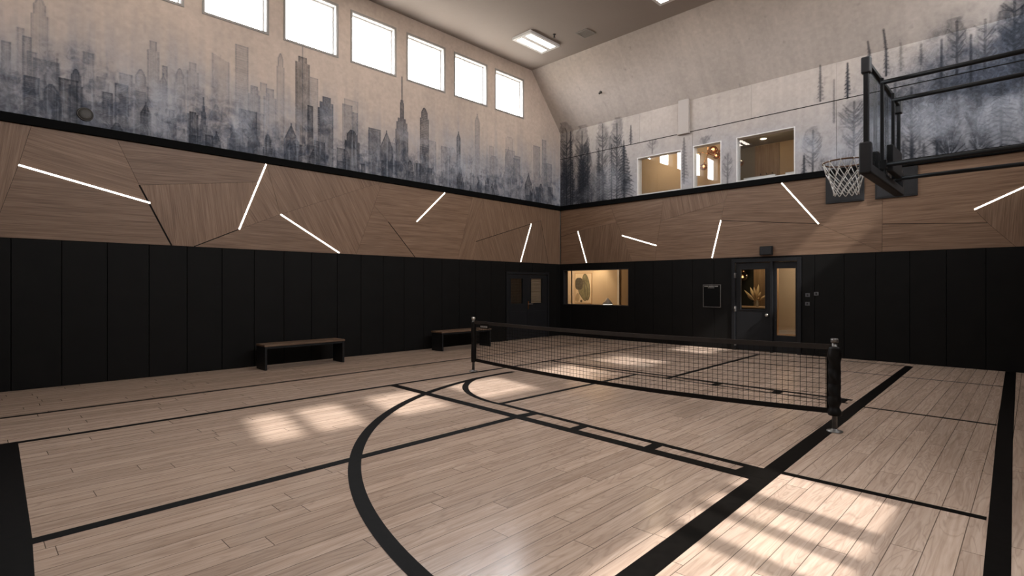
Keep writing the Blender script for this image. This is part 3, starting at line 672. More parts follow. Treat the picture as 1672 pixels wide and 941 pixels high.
sd = MB().slab(RW, mid + .036, a1 - .052, .012, zt - .052, -.075, -.022, [(-4.20, -3.80, .40, 1.925)]).build('sidelight_frame', M['door_paint'], d2, bevel=.003)
MB().box(-4.20, -3.80, .40, 1.925, -.05, -.044, RW).build('pane', M['room_glass'], sd)
d1 = struct('door_1', (-W, DR1[0], 0))
a0, a1, zt = DR1[0], DR1[1], DR1[3]; mid = (a0 + a1) / 2 - .02
b = MB(); b.box(a0 - .015, a0 + .05, 0, zt + .015, -.12, .022, LW).box(a1 - .05, a1 + .015, 0, zt + .015, -.12, .022, LW).box(a0 + .05, a1 - .05, zt - .05, zt + .015, -.12, .022, LW)
b.build('door_frame', M['door_paint'], d1, bevel=.004)
P1, P2 = (10.70, 11.20, 1.03, 1.74), (11.55, 12.05, 1.03, 1.75)
for (p, q, hole) in ((a0 + .055, mid - .003, P1), (mid + .003, a1 - .055, P2)):
    lf = MB().slab(LW, p, q, .012, zt - .055, -.07, -.012, [hole]).build('door_leaf', M['door_paint'], d1, bevel=.003)
    ring(MB(), LW, hole, .025, .0, -.014, -.002).build('glazing_bead', M['door_paint'], lf, bevel=.003)
    MB().box(p + .09, q - .09, .15, .80, -.012, -.004, LW).build('lower_panel', M['door_paint'], lf, bevel=.01)
    MB().box(*hole, -.045, -.039, LW).build('pane', M['room_glass'], lf)
    sl = MB(); n = 17 if hole is P2 else 24
    for k in range(n):
        z = hole[2] + (hole[3] - hole[2]) * (k + .5) / n
        sl.box(hole[0] + .01, hole[1] - .01, z - (.0115 if hole is P2 else .004), z + (.0115 if hole is P2 else .004), -.066, -.062, LW)
    if hole is P1:
        for k in range(16):
            y = hole[0] + (hole[1] - hole[0]) * (k + .5) / 16; sl.box(y - .003, y + .003, hole[2], hole[3], -.0665, -.0615, LW)
    sl.build('blind' if hole is P2 else 'security_grille', M['blind'] if hole is P2 else M['grey_metal'], lf)
hd = MB().box(mid + .012, mid + .058, .86, 1.09, -.014, -.002, LW).build('handle_plate', M['copper_metal'], d1, bevel=.004)
MB().tube([(-W - .004, mid + .036, 1.01), (-W + .055, mid + .036, 1.01), (-W + .06, mid + .05, 1.01), (-W + .06, mid + .15, 1.01)], .010, 10).build('lever', M['steel'], hd)
# ---------------------------------------------------------------- rooms seen through the glass
Y0 = D + .20
def surf(name, mat, *bx):
    o = MB().box(*bx).build(name, M[mat], kind='structure'); o['_o'] = (0, 0, 0); return o
# office behind the low window
surf('wall_office_back', 'beige', -13.6, -10.18, 15.6, 15.7, 0, 2.75); surf('wall_office_recess', 'beige_dark', -10.2, -7.4, 15.63, 15.72, 0, 2.75)
surf('wall_office_left', 'beige', -13.7, -13.6, Y0, 15.8, 0, 2.75); surf('wall_office_right', 'beige', -7.5, -7.4, Y0, 15.8, 0, 2.75)
surf('floor_office', 'beige_dark', -13.7, -7.4, Y0, 15.8, -.1, 0); surf('ceiling_office', 'beige', -13.7, -7.4, Y0, 15.8, 2.75, 2.85); surf('wall_office_front', 'beige', -13.7, -10.7, Y0 - .2, Y0, 0, 2.75)
b = MB()
for k, x in enumerate((-12.98, -12.68, -12.40, -12.20)): b.box(x, x + (.20 if k % 2 else .26), 15.575, 15.6, .05, 2.7)
b.build('trim_3', M['beige_pale'], kind='structure', bevel=.004)
surf('trim_4', 'white_paint', -10.20, -10.13, 15.575, 15.599, 0, 2.75)
ax0, ax1, az0, az1 = -12.02, -11.27, .90, 2.00
art = thing('art_print', ((ax0 + ax1) / 2, 15.59, az0), 'framed beige art print of overlapping olive and charcoal organic shapes on the office wall', 'picture')
YA = 15.575
FA = lambda a, b_, d: (a, YA - d, b_)
MB().box(ax0, ax1, YA, YA + .024, az0, az1).build('print_sheet', M['paper'], art)
ring(MB(), FA, (ax0 + .012, ax1 - .012, az0 + .012, az1 - .012), .012, .0, 0, .012).build('frame', M['column_wood'], art)
def blob(cx, cy, rx, ry, rot=0, sq=2.0, n=40, tip=0):
    P = []
    for i in range(n):
        a = 2 * PI * i / n; c, s_ = math.cos(a), math.sin(a)
        x = math.copysign(abs(c) ** (2 / sq), c) * rx; y = math.copysign(abs(s_) ** (2 / sq), s_) * ry
        if tip and y < 0: x *= 1 - tip * abs(y) / ry
        P.append((cx + x * math.cos(rot) - y * math.sin(rot), cy + x * math.sin(rot) + y * math.cos(rot)))
    return P
MB().prism(blob(-11.52, 1.50, .175, .485, .12, 2.0), .0003, .0009, FA).build('leaf_outline', M['art_dark'], art)
MB().prism(blob(-11.52, 1.50, .155, .465, .12, 2.0), .001, .002, FA).build('printed_leaf', M['art_green'], art)
MB().prism(blob(-11.64, 1.36, .215, .375, .25, 2.2, tip=.5), .0021, .0026, FA).build('shield_outline', M['art_dark'], art)
MB().prism(blob(-11.64, 1.36, .195, .355, .25, 2.2, tip=.5), .0027, .0033, FA).build('printed_shield', M['art_green'], art)
MB().prism(blob(-11.58, 1.45, .012, .40, .12, 2.0), .0034, .0036, FA).build('leaf_midrib', M['art_dark'], art)
MB().prism(blob(-11.83, 1.62, .17, .22, 0, 3.0), .0037, .0046, FA).build('printed_drum', M['art_dark'], art)
MB().prism(blob(-11.90, 1.12, .09, .16, -.2, 2.2), .001, .002, FA).build('printed_pebble', M['art_tan'], art)
MB().box(ax0 + .03, ax1 - .03, YA - .004, YA - .001, az0 + .015, az0 + .04).build('printed_ground', M['art_tan'], art)
MB().prism(blob(-11.73, .995, .05, .045), .001, .002, FA).build('printed_dot', M['art_dark'], art)
lp = thing('table_lamp', (-9.66, 14.2, .75), 'pale conical table lamp lit on the desk behind the low office window', 'lamp')
MB().lathe([(.10, .75), (.10, .765), (.012, .775), (.010, .96), (.001, .961)], (-9.66, 14.2, 0)).build('lamp_stem', M['black_metal'], lp)
MB().lathe([(.175, .955), (.012, 1.16), (.002, 1.165), (.002, 1.155), (.165, .952)], (-9.66, 14.2, 0), 28).build('shade', M['shade'], lp)
MB().lathe([(.001, .948), (.15, .948), (.15, .955), (.001, .958)], (-9.66, 14.2, 0)).build('diffuser', M['led'], lp)
dk = thing('desk', (-9.9, 14.2, 0), 'office desk under the conical lamp behind the low window', 'desk')
MB().box(-10.8, -8.9, 13.85, 14.55, .72, .75).build('desk_top', M['bench_wood'], dk, bevel=.004)
for x in (-10.75, -8.98):
    for y in (13.9, 14.47): MB().box(x, x + .04, y, y + .04, 0, .72).build('leg', M['black_metal'], dk)
# dim store behind the double door
surf('wall_store_back', 'beige_dark', -12.6, -12.5, 10.1, 12.8, 0, 2.5); surf('wall_store_side', 'beige_dark', -12.6, -W - .2, 10.1, 10.2, 0, 2.5); surf('wall_store_far', 'beige_dark', -12.6, -W - .2, 12.7, 12.8, 0, 2.5)
surf('ceiling_store', 'beige_dark', -12.6, -W - .2, 10.1, 12.8, 2.4, 2.5); surf('floor_store', 'beige_dark', -12.6, -W - .2, 10.1, 12.8, -.1, 0)
# lobby behind the entrance door
surf('wall_lobby_back', 'dark_wall', -7.3, -5.9, 16.5, 16.6, 0, 2.9); surf('wall_lobby_side', 'beige_pale', -7.3, -2.6, 18.3, 18.4, 0, 2.9)
surf('floor_lobby', 'column_wood', -7.4, -2.6, Y0, 18.4, -.1, 0); surf('ceiling_lobby', 'olive', -7.4, -2.6, Y0, 18.4, 2.9, 3.0)
surf('wall_lobby_left', 'dark_wall', -7.4, -7.3, Y0, 18.4, 0, 2.9); surf('wall_lobby_right', 'beige', -2.7, -2.6, Y0, 18.4, 0, 2.9)
surf('baseboard_lobby', 'white_paint', -7.3, -2.7, 18.285, 18.3, .0, .12)
pc = MB(); pc.prism([(-5.96, 0), (-5.30, 0), (-5.30, 2.9), (-5.96, 2.9)], 0, .14, lambda a, b_, d: (a, 16.5 - d, b_), PI / 2)
pc.build('trim_5', M['column_wood'], kind='structure', bevel=.004)
ct = thing('reception_counter', (-5.5, 14.3, 0), 'dark counter behind the entrance door carrying the vase of dried leaves', 'counter')
MB().box(-6.5, -4.78, 14.05, 14.55, 0, .96).build('counter_body', M['black_metal'], ct)
MB().box(-6.55, -4.74, 14.0, 14.6, .96, 1.0).build('counter_top', M['column_wood'], ct, bevel=.004)
vs = thing('dried_leaf_vase', (-5.1, 14.25, 1.0), 'slim vase of large dried golden leaves on the counter behind the entrance door', 'vase')
MB().lathe([(.045, 1.0), (.05, 1.02), (.042, 1.10), (.03, 1.14), (.036, 1.16), (.028, 1.16), (.02, 1.14)], (-5.1, 14.25, 0)).build('vase_body', M['vase'], vs)
for k, (dx, dz, l, w) in enumerate([(-.33, .28, .34, .036), (-.20, .36, .34, .040), (-.07, .37, .32, .038), (.03, .43, .30, .040), (-.28, .14, .24, .034), (.10, .24, .26, .034), (.22, .16, .26, .030), (-.13, .20, .26, .034), (.06, .10, .2, .03)]):
    tip = Vector((-5.1 + dx, 14.25 + .06 * math.sin(k * 2.1), 1.14 + dz)); base = Vector((-5.1 + dx * .12, 14.25, 1.13)); st_ = base + (tip - base) * .22
    ax = (tip - st_); L_ = ax.length; ax.normalize(); sd_ = ax.cross(Vector((0, 1, 0))).normalized(); V = []; F = []
    for i in range(9):
        u = i / 8; ww = w * math.sin(PI * min(1, .06 + u * .94)) ** .75 * (1 - .25 * u); c = st_ + ax * L_ * u + Vector((0, -.03 * math.sin(PI * u), 0))
        V += [c - sd_ * ww + Vector((0, .012, 0)), c + Vector((0, -.006, 0)), c + sd_ * ww + Vector((0, .012, 0))]
        V += [c - sd_ * ww + Vector((0, .016, 0)), c + Vector((0, -.001, 0)), c + sd_ * ww + Vector((0, .016, 0))]
    for i in range(8):
        for q in (0, 1): F += [(i * 6 + q, i * 6 + q + 1, i * 6 + q + 7, i * 6 + q + 6), (i * 6 + q + 3, i * 6 + q + 9, i * 6 + q + 10, i * 6 + q + 4)]
    MB().add(V, F, True).tube([base, st_ + ax * .02], .004, 6).build('leaf', M['gold_leaf'], vs, recalc=False)
pd = thing('globe_pendant', (-5.76, 15.0, 1.66), 'copper glass globe pendant hanging in the lobby seen through the entrance door', 'lamp')
MB().ball((-5.76, 15, 1.80), .125, 20, 12).build('globe', M['copper'], pd)
MB().ball((-5.76, 15, 1.78), .026, 12, 8).build('bulb', M['bulb'], pd)
MB().tube([(-5.76, 15, 1.92), (-5.76, 15, 2.9)], .008, 8).lathe([(.04, 1.915), (.04, 1.955), (.01, 1.965)], (-5.76, 15, 0), 14).build('stem', M['copper_metal'], pd)
# lounge on the upper floor
surf('floor_lounge', 'beige', -10.2, -2.4, Y0, 16.3, 3.72, 3.82); surf('ceiling_lounge', 'olive', -10.2, -2.4, Y0, 16.3, 5.64, 5.74)
surf('wall_lounge_back', 'olive', -10.2, -5.85, 16.2, 16.3, 3.8, 5.7); surf('wall_lounge_back_pale', 'beige_dark', -5.85, -2.4, 16.2, 16.3, 3.8, 5.7)
surf('wall_lounge_left', 'beige', -10.3, -10.2, Y0, 16.3, 3.8, 5.7); surf('wall_lounge_right', 'olive', -2.5, -2.4, Y0, 16.3, 3.8, 5.7)
surf('wall_lounge_screen', 'beige', -10.2, -6.22, 14.85, 14.95, 3.8, 5.66)
pw = MB(); pw.prism([(-5.85, 3.82), (-5.18, 3.82), (-5.18, 5.62), (-5.85, 5.62)], 0, .03, lambda a, b_, d: (a, 16.2 - d, b_), PI / 2)
pw.build('trim_6', M['lounge_wood'], kind='structure')
for k in range(3):
    o = MB().tube([(-5.68 + .16 * k, 16.168, 4.78), (-5.68 + .16 * k, 16.13, 4.76), (-5.68 + .16 * k, 16.12, 4.80)], .009, 8).build('coat_hook', M['black_metal'])
    tag(o, ('dark coat hook on the wood panel in the upper lounge, beside the pendant globe', 'dark coat hook in the middle of the three on the lounge wood panel', 'dark coat hook on the wood panel in the upper lounge, beside the pale wall')[k], 'hook', 'coat hooks on the lounge panel')
for k, (x, y) in enumerate(((-5.09, 14.6), (-5.38, 15.5))):
    t = thing('downlight', (x, y, 5.6), ('lit round ceiling downlight in the upper lounge, the larger of the two', 'lit round ceiling downlight in the upper lounge, the one above the wood panel')[k], 'lamp', 'downlights in the lounge ceiling')
    MB().lathe([(.076, 5.625), (.095, 5.625), (.095, 5.64), (.076, 5.64), (.076, 5.625)], (x, y, 0), 24, 'z', False).build('trim_ring', M['white_paint'], t)
    MB().lathe([(.001, 5.63), (.075, 5.63), (.075, 5.638), (.001, 5.638)], (x, y, 0)).build('diffuser', M['downlight'], t)
for k, (x0, x1) in enumerate(((-5.02, -4.30), (-4.08, -3.82))):  # pale boards standing in for the strips at the window foot
    t = MB().box(x0, x1, Y0 + .05, Y0 + .10, 4.02, 4.13).build('pale_board', M['white_paint'])
    tag(t, ('pale board along the foot of the widest lounge window', 'short pale board at the corner of the widest lounge window')[k], 'sill')
ch = thing('globe_chandelier', (-6.5, 14.45, 4.8), 'branching copper chandelier with glass globes in the upper lounge', 'chandelier')
MB().tube([(-6.5, 14.45, 5.64), (-6.5, 14.45, 5.18)], .016, 10).lathe([(.07, 5.61), (.07, 5.64)], (-6.5, 14.45, 0), 20).build('stem', M['copper_metal'], ch)
G = [(-6.30, 14.35, 5.27, .12), (-6.14, 14.5, 5.19, .10), (-6.20, 14.3, 5.08, .085), (-6.60, 14.4, 4.86, .10), (-6.08, 14.6, 4.98, .10), (-5.66, 14.45, 4.82, .13), (-6.82, 14.55, 5.27, .07), (-5.78, 14.4, 4.76, .09)]
for (x, y, z, r) in G:
    p0 = Vector((-6.5, 14.45, 5.22)); p1 = Vector((x, y, z))
    a_ = MB().tube([p0, p0 * .5 + p1 * .5 + Vector((0, 0, .04)), p1 + Vector((0, 0, r * .9))], .009, 8).build('arm', M['copper_metal'], ch)
    g_ = MB().ball((x, y, z), r, 18, 12, 1, 1, .92).build('globe', M['copper'], ch)
    MB().ball((x, y, z + r * .2), r * .28, 10, 8).build('bulb', M['bulb'], ch)
# ---------------------------------------------------------------- LED strips let into the wood band
def led(fr, p, q, label):
    n = Vector((q[0] - p[0], q[1] - p[1])).normalized(); m = Vector((-n.y, n.x)); p = Vector(p); q = Vector(q)
    c = fr((p.x + q.x) / 2, (p.y + q.y) / 2, 0)
    t = thing('led_strip_light', c, label, 'light', 'slanting light strips in the wood band')
    def quad(w, e): return [tuple(p - m * w - n * e), tuple(q - m * w + n * e), tuple(q + m * w + n * e), tuple(p + m * w - n * e)]
    MB().prism(quad(.0155, .002), .0008, .006, fr).build('channel', M['dull_steel'], t)
    MB().prism(quad(.0125, 0), .005, .012, fr).build('diffuser', M['led'], t)
for p, q, l in [((.52, 3.27), (2.13, 2.90), 'long shallow light strip on the skyline wall under the round speaker'), ((4.005, 3.855), (3.52, 2.57), 'steep light strip rising to the black trim of the skyline wall beside the longest strip'),
                ((4.28, 2.92), (5.51, 2.225), 'light strip sloping down to the black pads above the bench clear of the net'), ((8.34, 3.855), (7.49, 3.06), 'short light strip hanging from the black trim above the bench behind the net post'),
                ((11.54, 3.35), (11.09, 2.225), 'steep light strip above the dark double door')]: led(LW, p, q, l)
for p, q, l in [((-9.83, 3.18), (-9.51, 2.225), 'steep light strip above the low lit office window'), ((-8.28, 2.95), (-7.21, 2.61), 'short shallow light strip below the lounge window closest to the room corner'),
                ((-5.47, 3.13), (-5.69, 2.225), 'steep light strip meeting the black pads between the notice board and the entrance door'), ((-4.08, 3.855), (-3.33, 2.87), 'light strip slanting down from the black trim beside the basketball net'),
                ((-.78, 2.92), (1.0, 3.80), 'light strip on the wood band directly below the arms of the basketball hoop')]: led(RW, p, q, l)
# ---------------------------------------------------------------- ceiling fittings
k = 0
for x0 in (-9.49, -5.98, -2.50):
    for y0 in (9.70, 5.70, 1.70):
        vis = y0 > 9 and x0 < -5
        lab = {0: 'lit twin-tube ceiling light between the corner window and the ceiling vent', 3: 'lit ceiling light cut off by the top of the picture'}.get(k, 'lit twin-tube ceiling light above the court, one of the rows behind the camera view')
        t = thing('ceiling_light', (x0 + .32, y0 + .56, ZC), lab, 'ceiling light', 'twin-tube ceiling lights')
        x1, y1 = x0 + .63, y0 + 1.14
        b = MB().slab(UP, x0, x1, y0, y1, ZC - .065, ZC - .001, [(x0 + .07, x0 + .255, y0 + .09, y1 - .09), (x1 - .255, x1 - .07, y0 + .09, y1 - .09)])
        b.box(x0 + .02, x1 - .02, y0 + .02, y1 - .02, ZC - .03, ZC - .003)
        b.build('housing', M['white_paint'], t, bevel=.004)
        for xa in (x0 + .07, x1 - .255):
            MB().box(xa + .002, xa + .183, y0 + .092, y1 - .092, ZC - .055, ZC - .031).build('diffuser', M['lamp'], t)
        k += 1
v = thing('ceiling_vent', (-8.0, 10.8, ZC), 'square white return air grille in the ceiling', 'vent')
ring(MB(), lambda a, b_, d: (a, b_, ZC - d), (-8.15, -7.86, 10.65, 10.96), .03, 0, 0, .022).build('frame', M['casing'], v, bevel=.003)
b = MB()
MB().box(-8.16, -7.85, 10.64, 10.97, ZC - .003, ZC - .0005).build('duct_opening', M['gap'], v)
for j in range(11): b.box(-8.15, -7.86, 10.655 + j * .028, 10.672 + j * .028, ZC - .016, ZC - .007)
b.build('louvre', M['casing'], v)
def sprinkler(org, ax, label, nm='sprinkler_head'):
    t = thing(nm, org, label, 'sprinkler')
    o = Vector(org); a = Vector(ax)
    MB().tube([o, o + a * .012], .04, 16).build('escutcheon', M['sprinkler'], t)
    MB().tube([o + a * .01, o + a * .05], .014, 10).tube([o + a * .048, o + a * .075], [.022, .006], 10).tube([o + a * .078, o + a * .084], .028, 14).build('nozzle', M['sprinkler'], t)
sprinkler((-8.61, 10.31, ZC), (0, 0, -1), 'small dark sprinkler head on the ceiling beside the lit ceiling light', 'ceiling_sprinkler')
sp = SLP(-8.62, ZK + .87, 0); sprinkler(sp, (0, -_sz, -_sy), 'small dark sprinkler head on the bare sloping wall')
# ---------------------------------------------------------------- things on the walls
t = thing('wall_speaker', LW(1.28, 4.18, 0), 'round grey-brown speaker in the skyline mural above the black trim', 'speaker')
s_ = MB().lathe([(.001, -.01), (.105, -.01), (.105, .012), (.098, .020), (.088, .020), (.088, .014)], (-W, 1.28, 4.18), 36, 'x').build('bezel', M['sprinkler'], t)
MB().lathe([(.001, 0), (.09, .0), (.086, .019), (.05, .026), (.001, .028)], (-W, 1.28, 4.18), 36, 'x').build('grille', plain('speaker_mesh', (.04, .037, .033), .6, var=.3, scale=90), t)
t = thing('wall_box', RW(-6.41, 5.86, 0), 'tall white painted boxed-in column end high on the forest mural', 'casing')
MB().box(-6.56, -6.275, 5.44, 6.30, -.02, .07, RW).build('box_body', M['plaster'], t, bevel=.004)
MB().box(-6.575, -6.26, 5.425, 5.455, -.0, .085, RW).build('box_foot', M['plaster'], t)
for k, (x0, x1, z0, z1) in enumerate(((-3.19, -2.49, 3.28, 4.00), (-2.30, -1.61, 3.28, 3.86))):
    t = thing('wall_plate', RW((x0 + x1) / 2, z0, 0), ('dark square wall plate behind the basketball net', 'dark square wall plate behind the backboard corner')[k], 'plate')
    MB().box(x0, x1, z0, z1, .0, .03, RW).build('plate_body', M['grey_metal'], t, bevel=.004)
    MB().box(x0 + .03, x1 - .03, z0 + .03, z1 - .03, .03, .036, RW).build('plate_face', M['grey_metal'], t, bevel=.003)
t = thing('emergency_light', RW(-4.4, 2.24, 0), 'dark box fitted on the wood band above the entrance door', 'light')
MB().box(-4.54, -4.26, 2.235, 2.44, 0, .07, RW).build('box_body', M['black_metal'], t, bevel=.012)
MB().box(-4.52, -4.28, 2.255, 2.42, .07, .076, RW).build('front_cover', M['grey_metal'], t, bevel=.003)
t = thing('notice_board', RW(-5.69, 1.01, 0), 'small black framed rules notice on the pads beside the hinges of the entrance door', 'sign')
MB().box(-5.91, -5.47, 1.005, 1.56, .0, .012, RW).build('notice_sheet', M['poster'], t)
ring(MB(), RW, (-5.90, -5.48, 1.015, 1.55), .014, .0, 0, .022).build('frame', M['dull_steel'], t)
PRINT = plain('notice_print', (.30, .29, .27), .7)
def words_line(z, hgt, x0, x1, wl_):
    x = x0
    for n in wl_:
        b = MB()
        for j in range(n):
            b.box(x, x + .014, z, z + hgt, .0125, .0132, RW); x += .0178
        x += .014
        b.build('printed_word', PRINT, t)
words_line(1.510, .022, -5.885, 0, (6, 7, 5)); words_line(1.478, .011, -5.79, 0, (9,))
for k, (x0, x1, z0, z1) in enumerate(((-3.59, -3.50, 1.285, 1.365), (-3.595, -3.505, 1.095, 1.175), (-3.42, -3.33, 1.315, 1.395))):
    t = thing('wall_switch', RW((x0 + x1) / 2, z0, 0), ('grey wall switch directly above another beside the sidelight', 'grey wall switch, the lowest of the three beside the sidelight', 'grey wall switch standing apart, the one farther from the sidelight')[k], 'switch', 'wall switches by the entrance door')
    MB().box(x0, x1, z0, z1, 0, .012, RW).build('cover_plate', M['switch'], t, bevel=.003)
    MB().box(x0 + .028, x1 - .028, z0 + .02, z1 - .02, .012, .018, RW).build('rocker', M['grey_metal'], t, bevel=.002)
# ---------------------------------------------------------------- benches
def bench(y0, y1, label):
    xa, xb, zt = -10.25, -9.83, .46
    t = thing('bench', (-10.04, (y0 + y1) / 2, 0), label, 'bench', 'benches along the skyline wall')
    b = MB(); n = 4; w = (xb - xa) / n
    for k in range(n):
        x0, x1 = xa + k * w + .002, xa + (k + 1) * w - .002
        b.prism([(y0, x0), (y1, x0), (y1, x1), (y0, x1)], zt - .035, zt, lambda a, c, d: (c, a, d), 0)
    b.build('seat', M['bench_wood'], t, bevel=.004)
    MB().box(xa + .02, xb - .02, y0 + .05, y1 - .05, zt - .075, zt - .036).build('rail', M['black_metal'], t)
    for y in (y0 + .01, y1 - .05): MB().box(xa + .01, xb - .01, y, y + .04, 0, zt - .036).build('leg_panel', M['black_metal'], t, bevel=.004)
bench(3.72, 5.28, 'low bench with wooden seat and black panel legs clear of the net')
bench(7.72, 9.30, 'low bench with wooden seat and black panel legs partly behind the net post')
# ---------------------------------------------------------------- pickleball net
YN = 6.30; XA, XB = -7.13, -1.48
net = thing('pickleball_net', ((XA + XB) / 2, YN, 0), 'black pickleball net strung between two padded posts across the court', 'net')
def post(x, wavy, sgn):
    p = MB().tube([(x, YN, .012), (x, YN, .93)], .024, 16).build('post', M['dull_steel'], net)
    MB().lathe([(.001, 0), (.075, 0), (.075, .008), (.035, .014), (.028, .03), (.001, .03)], (x, YN, .001), 24).build('base_flange', M['dull_steel'], p)
    MB().lathe([(.001, .925), (.034, .925), (.036, .935), (.036, .958), (.030, .966), (.001, .968)], (x, YN, 0), 20).build('cap', M['steel'] if not wavy else M['dull_steel'], p)
    prof = [(.026, .165)]
    for i in range(61):
        u = i / 60; z = .17 + .70 * u
        r = (.050 + .011 * abs(math.sin(PI * (4.6 * (1 - u) ** 1.5 + .2))) if wavy else .038 + .003 * math.sin(u * 9))
        prof.append((r, z))
    prof += [(.030, .885)]
    s = MB().lathe(prof, (x, YN, 0), 22)
    if wavy:
        for i, q in enumerate(s.v):
            a = math.atan2(q[1] - YN, q[0] - x); s.v[i] = (q[0] + .006 * math.sin(q[2] * 41 + a), q[1] + .006 * math.cos(q[2] * 33 + 2 * a), q[2])
    s.build('padded_sleeve', M['vinyl'], p)
post(XB, True, 1); post(XA, False, -1)
def ztop(x): u = (x - XA) / (XB - XA); return .905 - .03 * 4 * u * (1 - u)
def zbot(x): u = (x - XA) / (XB - XA); return .185 - .075 * 4 * u * (1 - u)
NX = 60
def band(f0, f1, th, name, mat):
    V = []; F = []
    for i in range(NX + 1):
        x = XA + .03 + (XB - XA - .06) * i / NX
        for dz, dy in ((f0(x), -th), (f1(x), -th), (f1(x), th), (f0(x), th)): V.append((x, YN + dy, dz))
    for i in range(NX):
        for q in range(4): F.append((i * 4 + q, i * 4 + (q + 1) % 4, i * 4 + 4 + (q + 1) % 4, i * 4 + 4 + q))
    F += [(0, 3, 2, 1), (NX * 4, NX * 4 + 1, NX * 4 + 2, NX * 4 + 3)]
    return MB().add(V, F).build(name, mat, net)
band(lambda x: ztop(x) - .056, ztop, .007, 'top_tape', M['tape'])
band(zbot, lambda x: zbot(x) + .055, .005, 'bottom_tape', M['vinyl'])
for x in (XA + .045, XB - .075): MB().box(x, x + .03, YN - .004, YN + .004, .19, .86).build('side_tape', M['vinyl'], net)
b = MB(); r = .0021; cell = .0605; n = int((XB - XA - .1) / cell)
for i in range(n + 1):
    x = XA + .06 + i * cell; b.box(x - r, x + r, YN - .001, YN + .001, zbot(x) + .03, ztop(x) - .03)
for j in range(1, 12):
    f = j / 12
    V = []; F = []
    for i in range(31):
        x = XA + .04 + (XB - XA - .08) * i / 30; z = zbot(x) + .05 + (ztop(x) - .05 - zbot(x) - .05) * f
        V += [(x, YN - .001, z - r), (x, YN - .001, z + r), (x, YN + .001, z + r), (x, YN + .001, z - r)]
    for i in range(30):
        for q in range(4): F.append((i * 4 + q, i * 4 + (q + 1) % 4, i * 4 + 4 + (q + 1) % 4, i * 4 + 4 + q))
    b.add(V, F)
b.build('netting', M['mesh'], net)
tg = MB().box(XA + .20, XA + .37, YN - .010, YN - .0085, .795, .822).build('maker_tag', M['tag'], net); tg['label'] = 'small white tag with dark lettering'
b = MB()
for j in range(7): b.box(XA + .21 + j * .022, XA + .222 + j * .022, YN - .0112, YN - .0101, .800, .817)
b.build('tag_lettering', M['ink'], tg)
MB().box(XA + .19, XA + .41, YN - .0085, YN - .004, .775, .86).build('tag_patch', M['vinyl'], net)
# ---------------------------------------------------------------- basketball hoop on arms from the window wall
XH = -1.28; Y1, Y2, Z1, Z2 = 6.70, 8.60, 2.78, 3.93
hp = thing('basketball_hoop', (XH, (Y1 + Y2) / 2, 3.0), 'glass basketball backboard in a dark frame with rim and white net on four long arms', 'basketball hoop')
HF = lambda a, b_, d: (XH - d, a, b_)
b = MB(); w = .042
b.box(Y1 - .01, Y1 + w, Z1, Z2, -.024, .024, HF).box(Y2 - w, Y2 + .01, Z1, Z2, -.024, .024, HF).box(Y1 + w, Y2 - w, Z2 - .045, Z2, -.024, .024, HF).box(Y1 + w, Y2 - w, Z1, Z1 + .06, -.024, .024, HF)
b.build('board_frame', M['black_metal'], hp, bevel=.006)
MB().box(Y1 + w - .01, Y2 - w + .01, Z1 + .05, Z2 - .04, -.006, .006, HF).build('glass_board', M['board_glass'], hp)
for y in (Y1 + .62, Y2 - .62): MB().box(y - .022, y + .022, Z1 + .05, Z2 - .04, -.055, -.022, HF).build('support_post', M['black_metal'], hp, bevel=.004)
# edge padding: L of the lower edge and near upright, caps on the upper corners
pp = MB(); pp.box(Y1 - .05, Y2 + .05, Z1 - .075, Z1 + .035, -.055, .055, HF)
pp.box(Y1 - .06, Y1 + .035, Z1 - .075, Z1 + .26, -.056, .056, HF).box(Y2 - .035, Y2 + .06, Z1 - .075, Z1 + .26, -.056, .056, HF)
pp.build('edge_padding', M['grey_metal'], hp, bevel=.018, seg=3)
for y in (Y1 - .025, Y2 - .06): MB().box(y, y + .085, Z2 - .15, Z2 + .025, -.045, .045, HF).build('corner_cap', M['grey_metal'], hp, bevel=.016, seg=3)
yc = 7.42
MB().box(7.45, 8.05, Z1 + .06, 3.15, -.12, -.056, HF).build('gear_box', M['black_metal'], hp, bevel=.01)
MB().box(yc - .12, yc + .12, 2.90, 3.06, .0, .05, HF).build('rim_bracket', M['black_metal'], hp, bevel=.004)
XR, ZR, RR = -1.62, 3.005, .245
rim = MB().tube([(XR + RR * math.cos(2 * PI * i / 48), yc + RR * math.sin(2 * PI * i / 48), ZR) for i in range(48)], .0095, 10, closed=True).build('rim', M['rim'], hp)
MB().box(yc - .07, yc + .07, ZR - .012, ZR + .014, .0, XH - XR - RR + .02, HF).prism([(yc - .012, ZR), (yc + .012, ZR), (yc + .012, ZR - .1), (yc - .012, ZR - .1)], .03, .06, HF).build('rim_arm', M['black_metal'], rim)
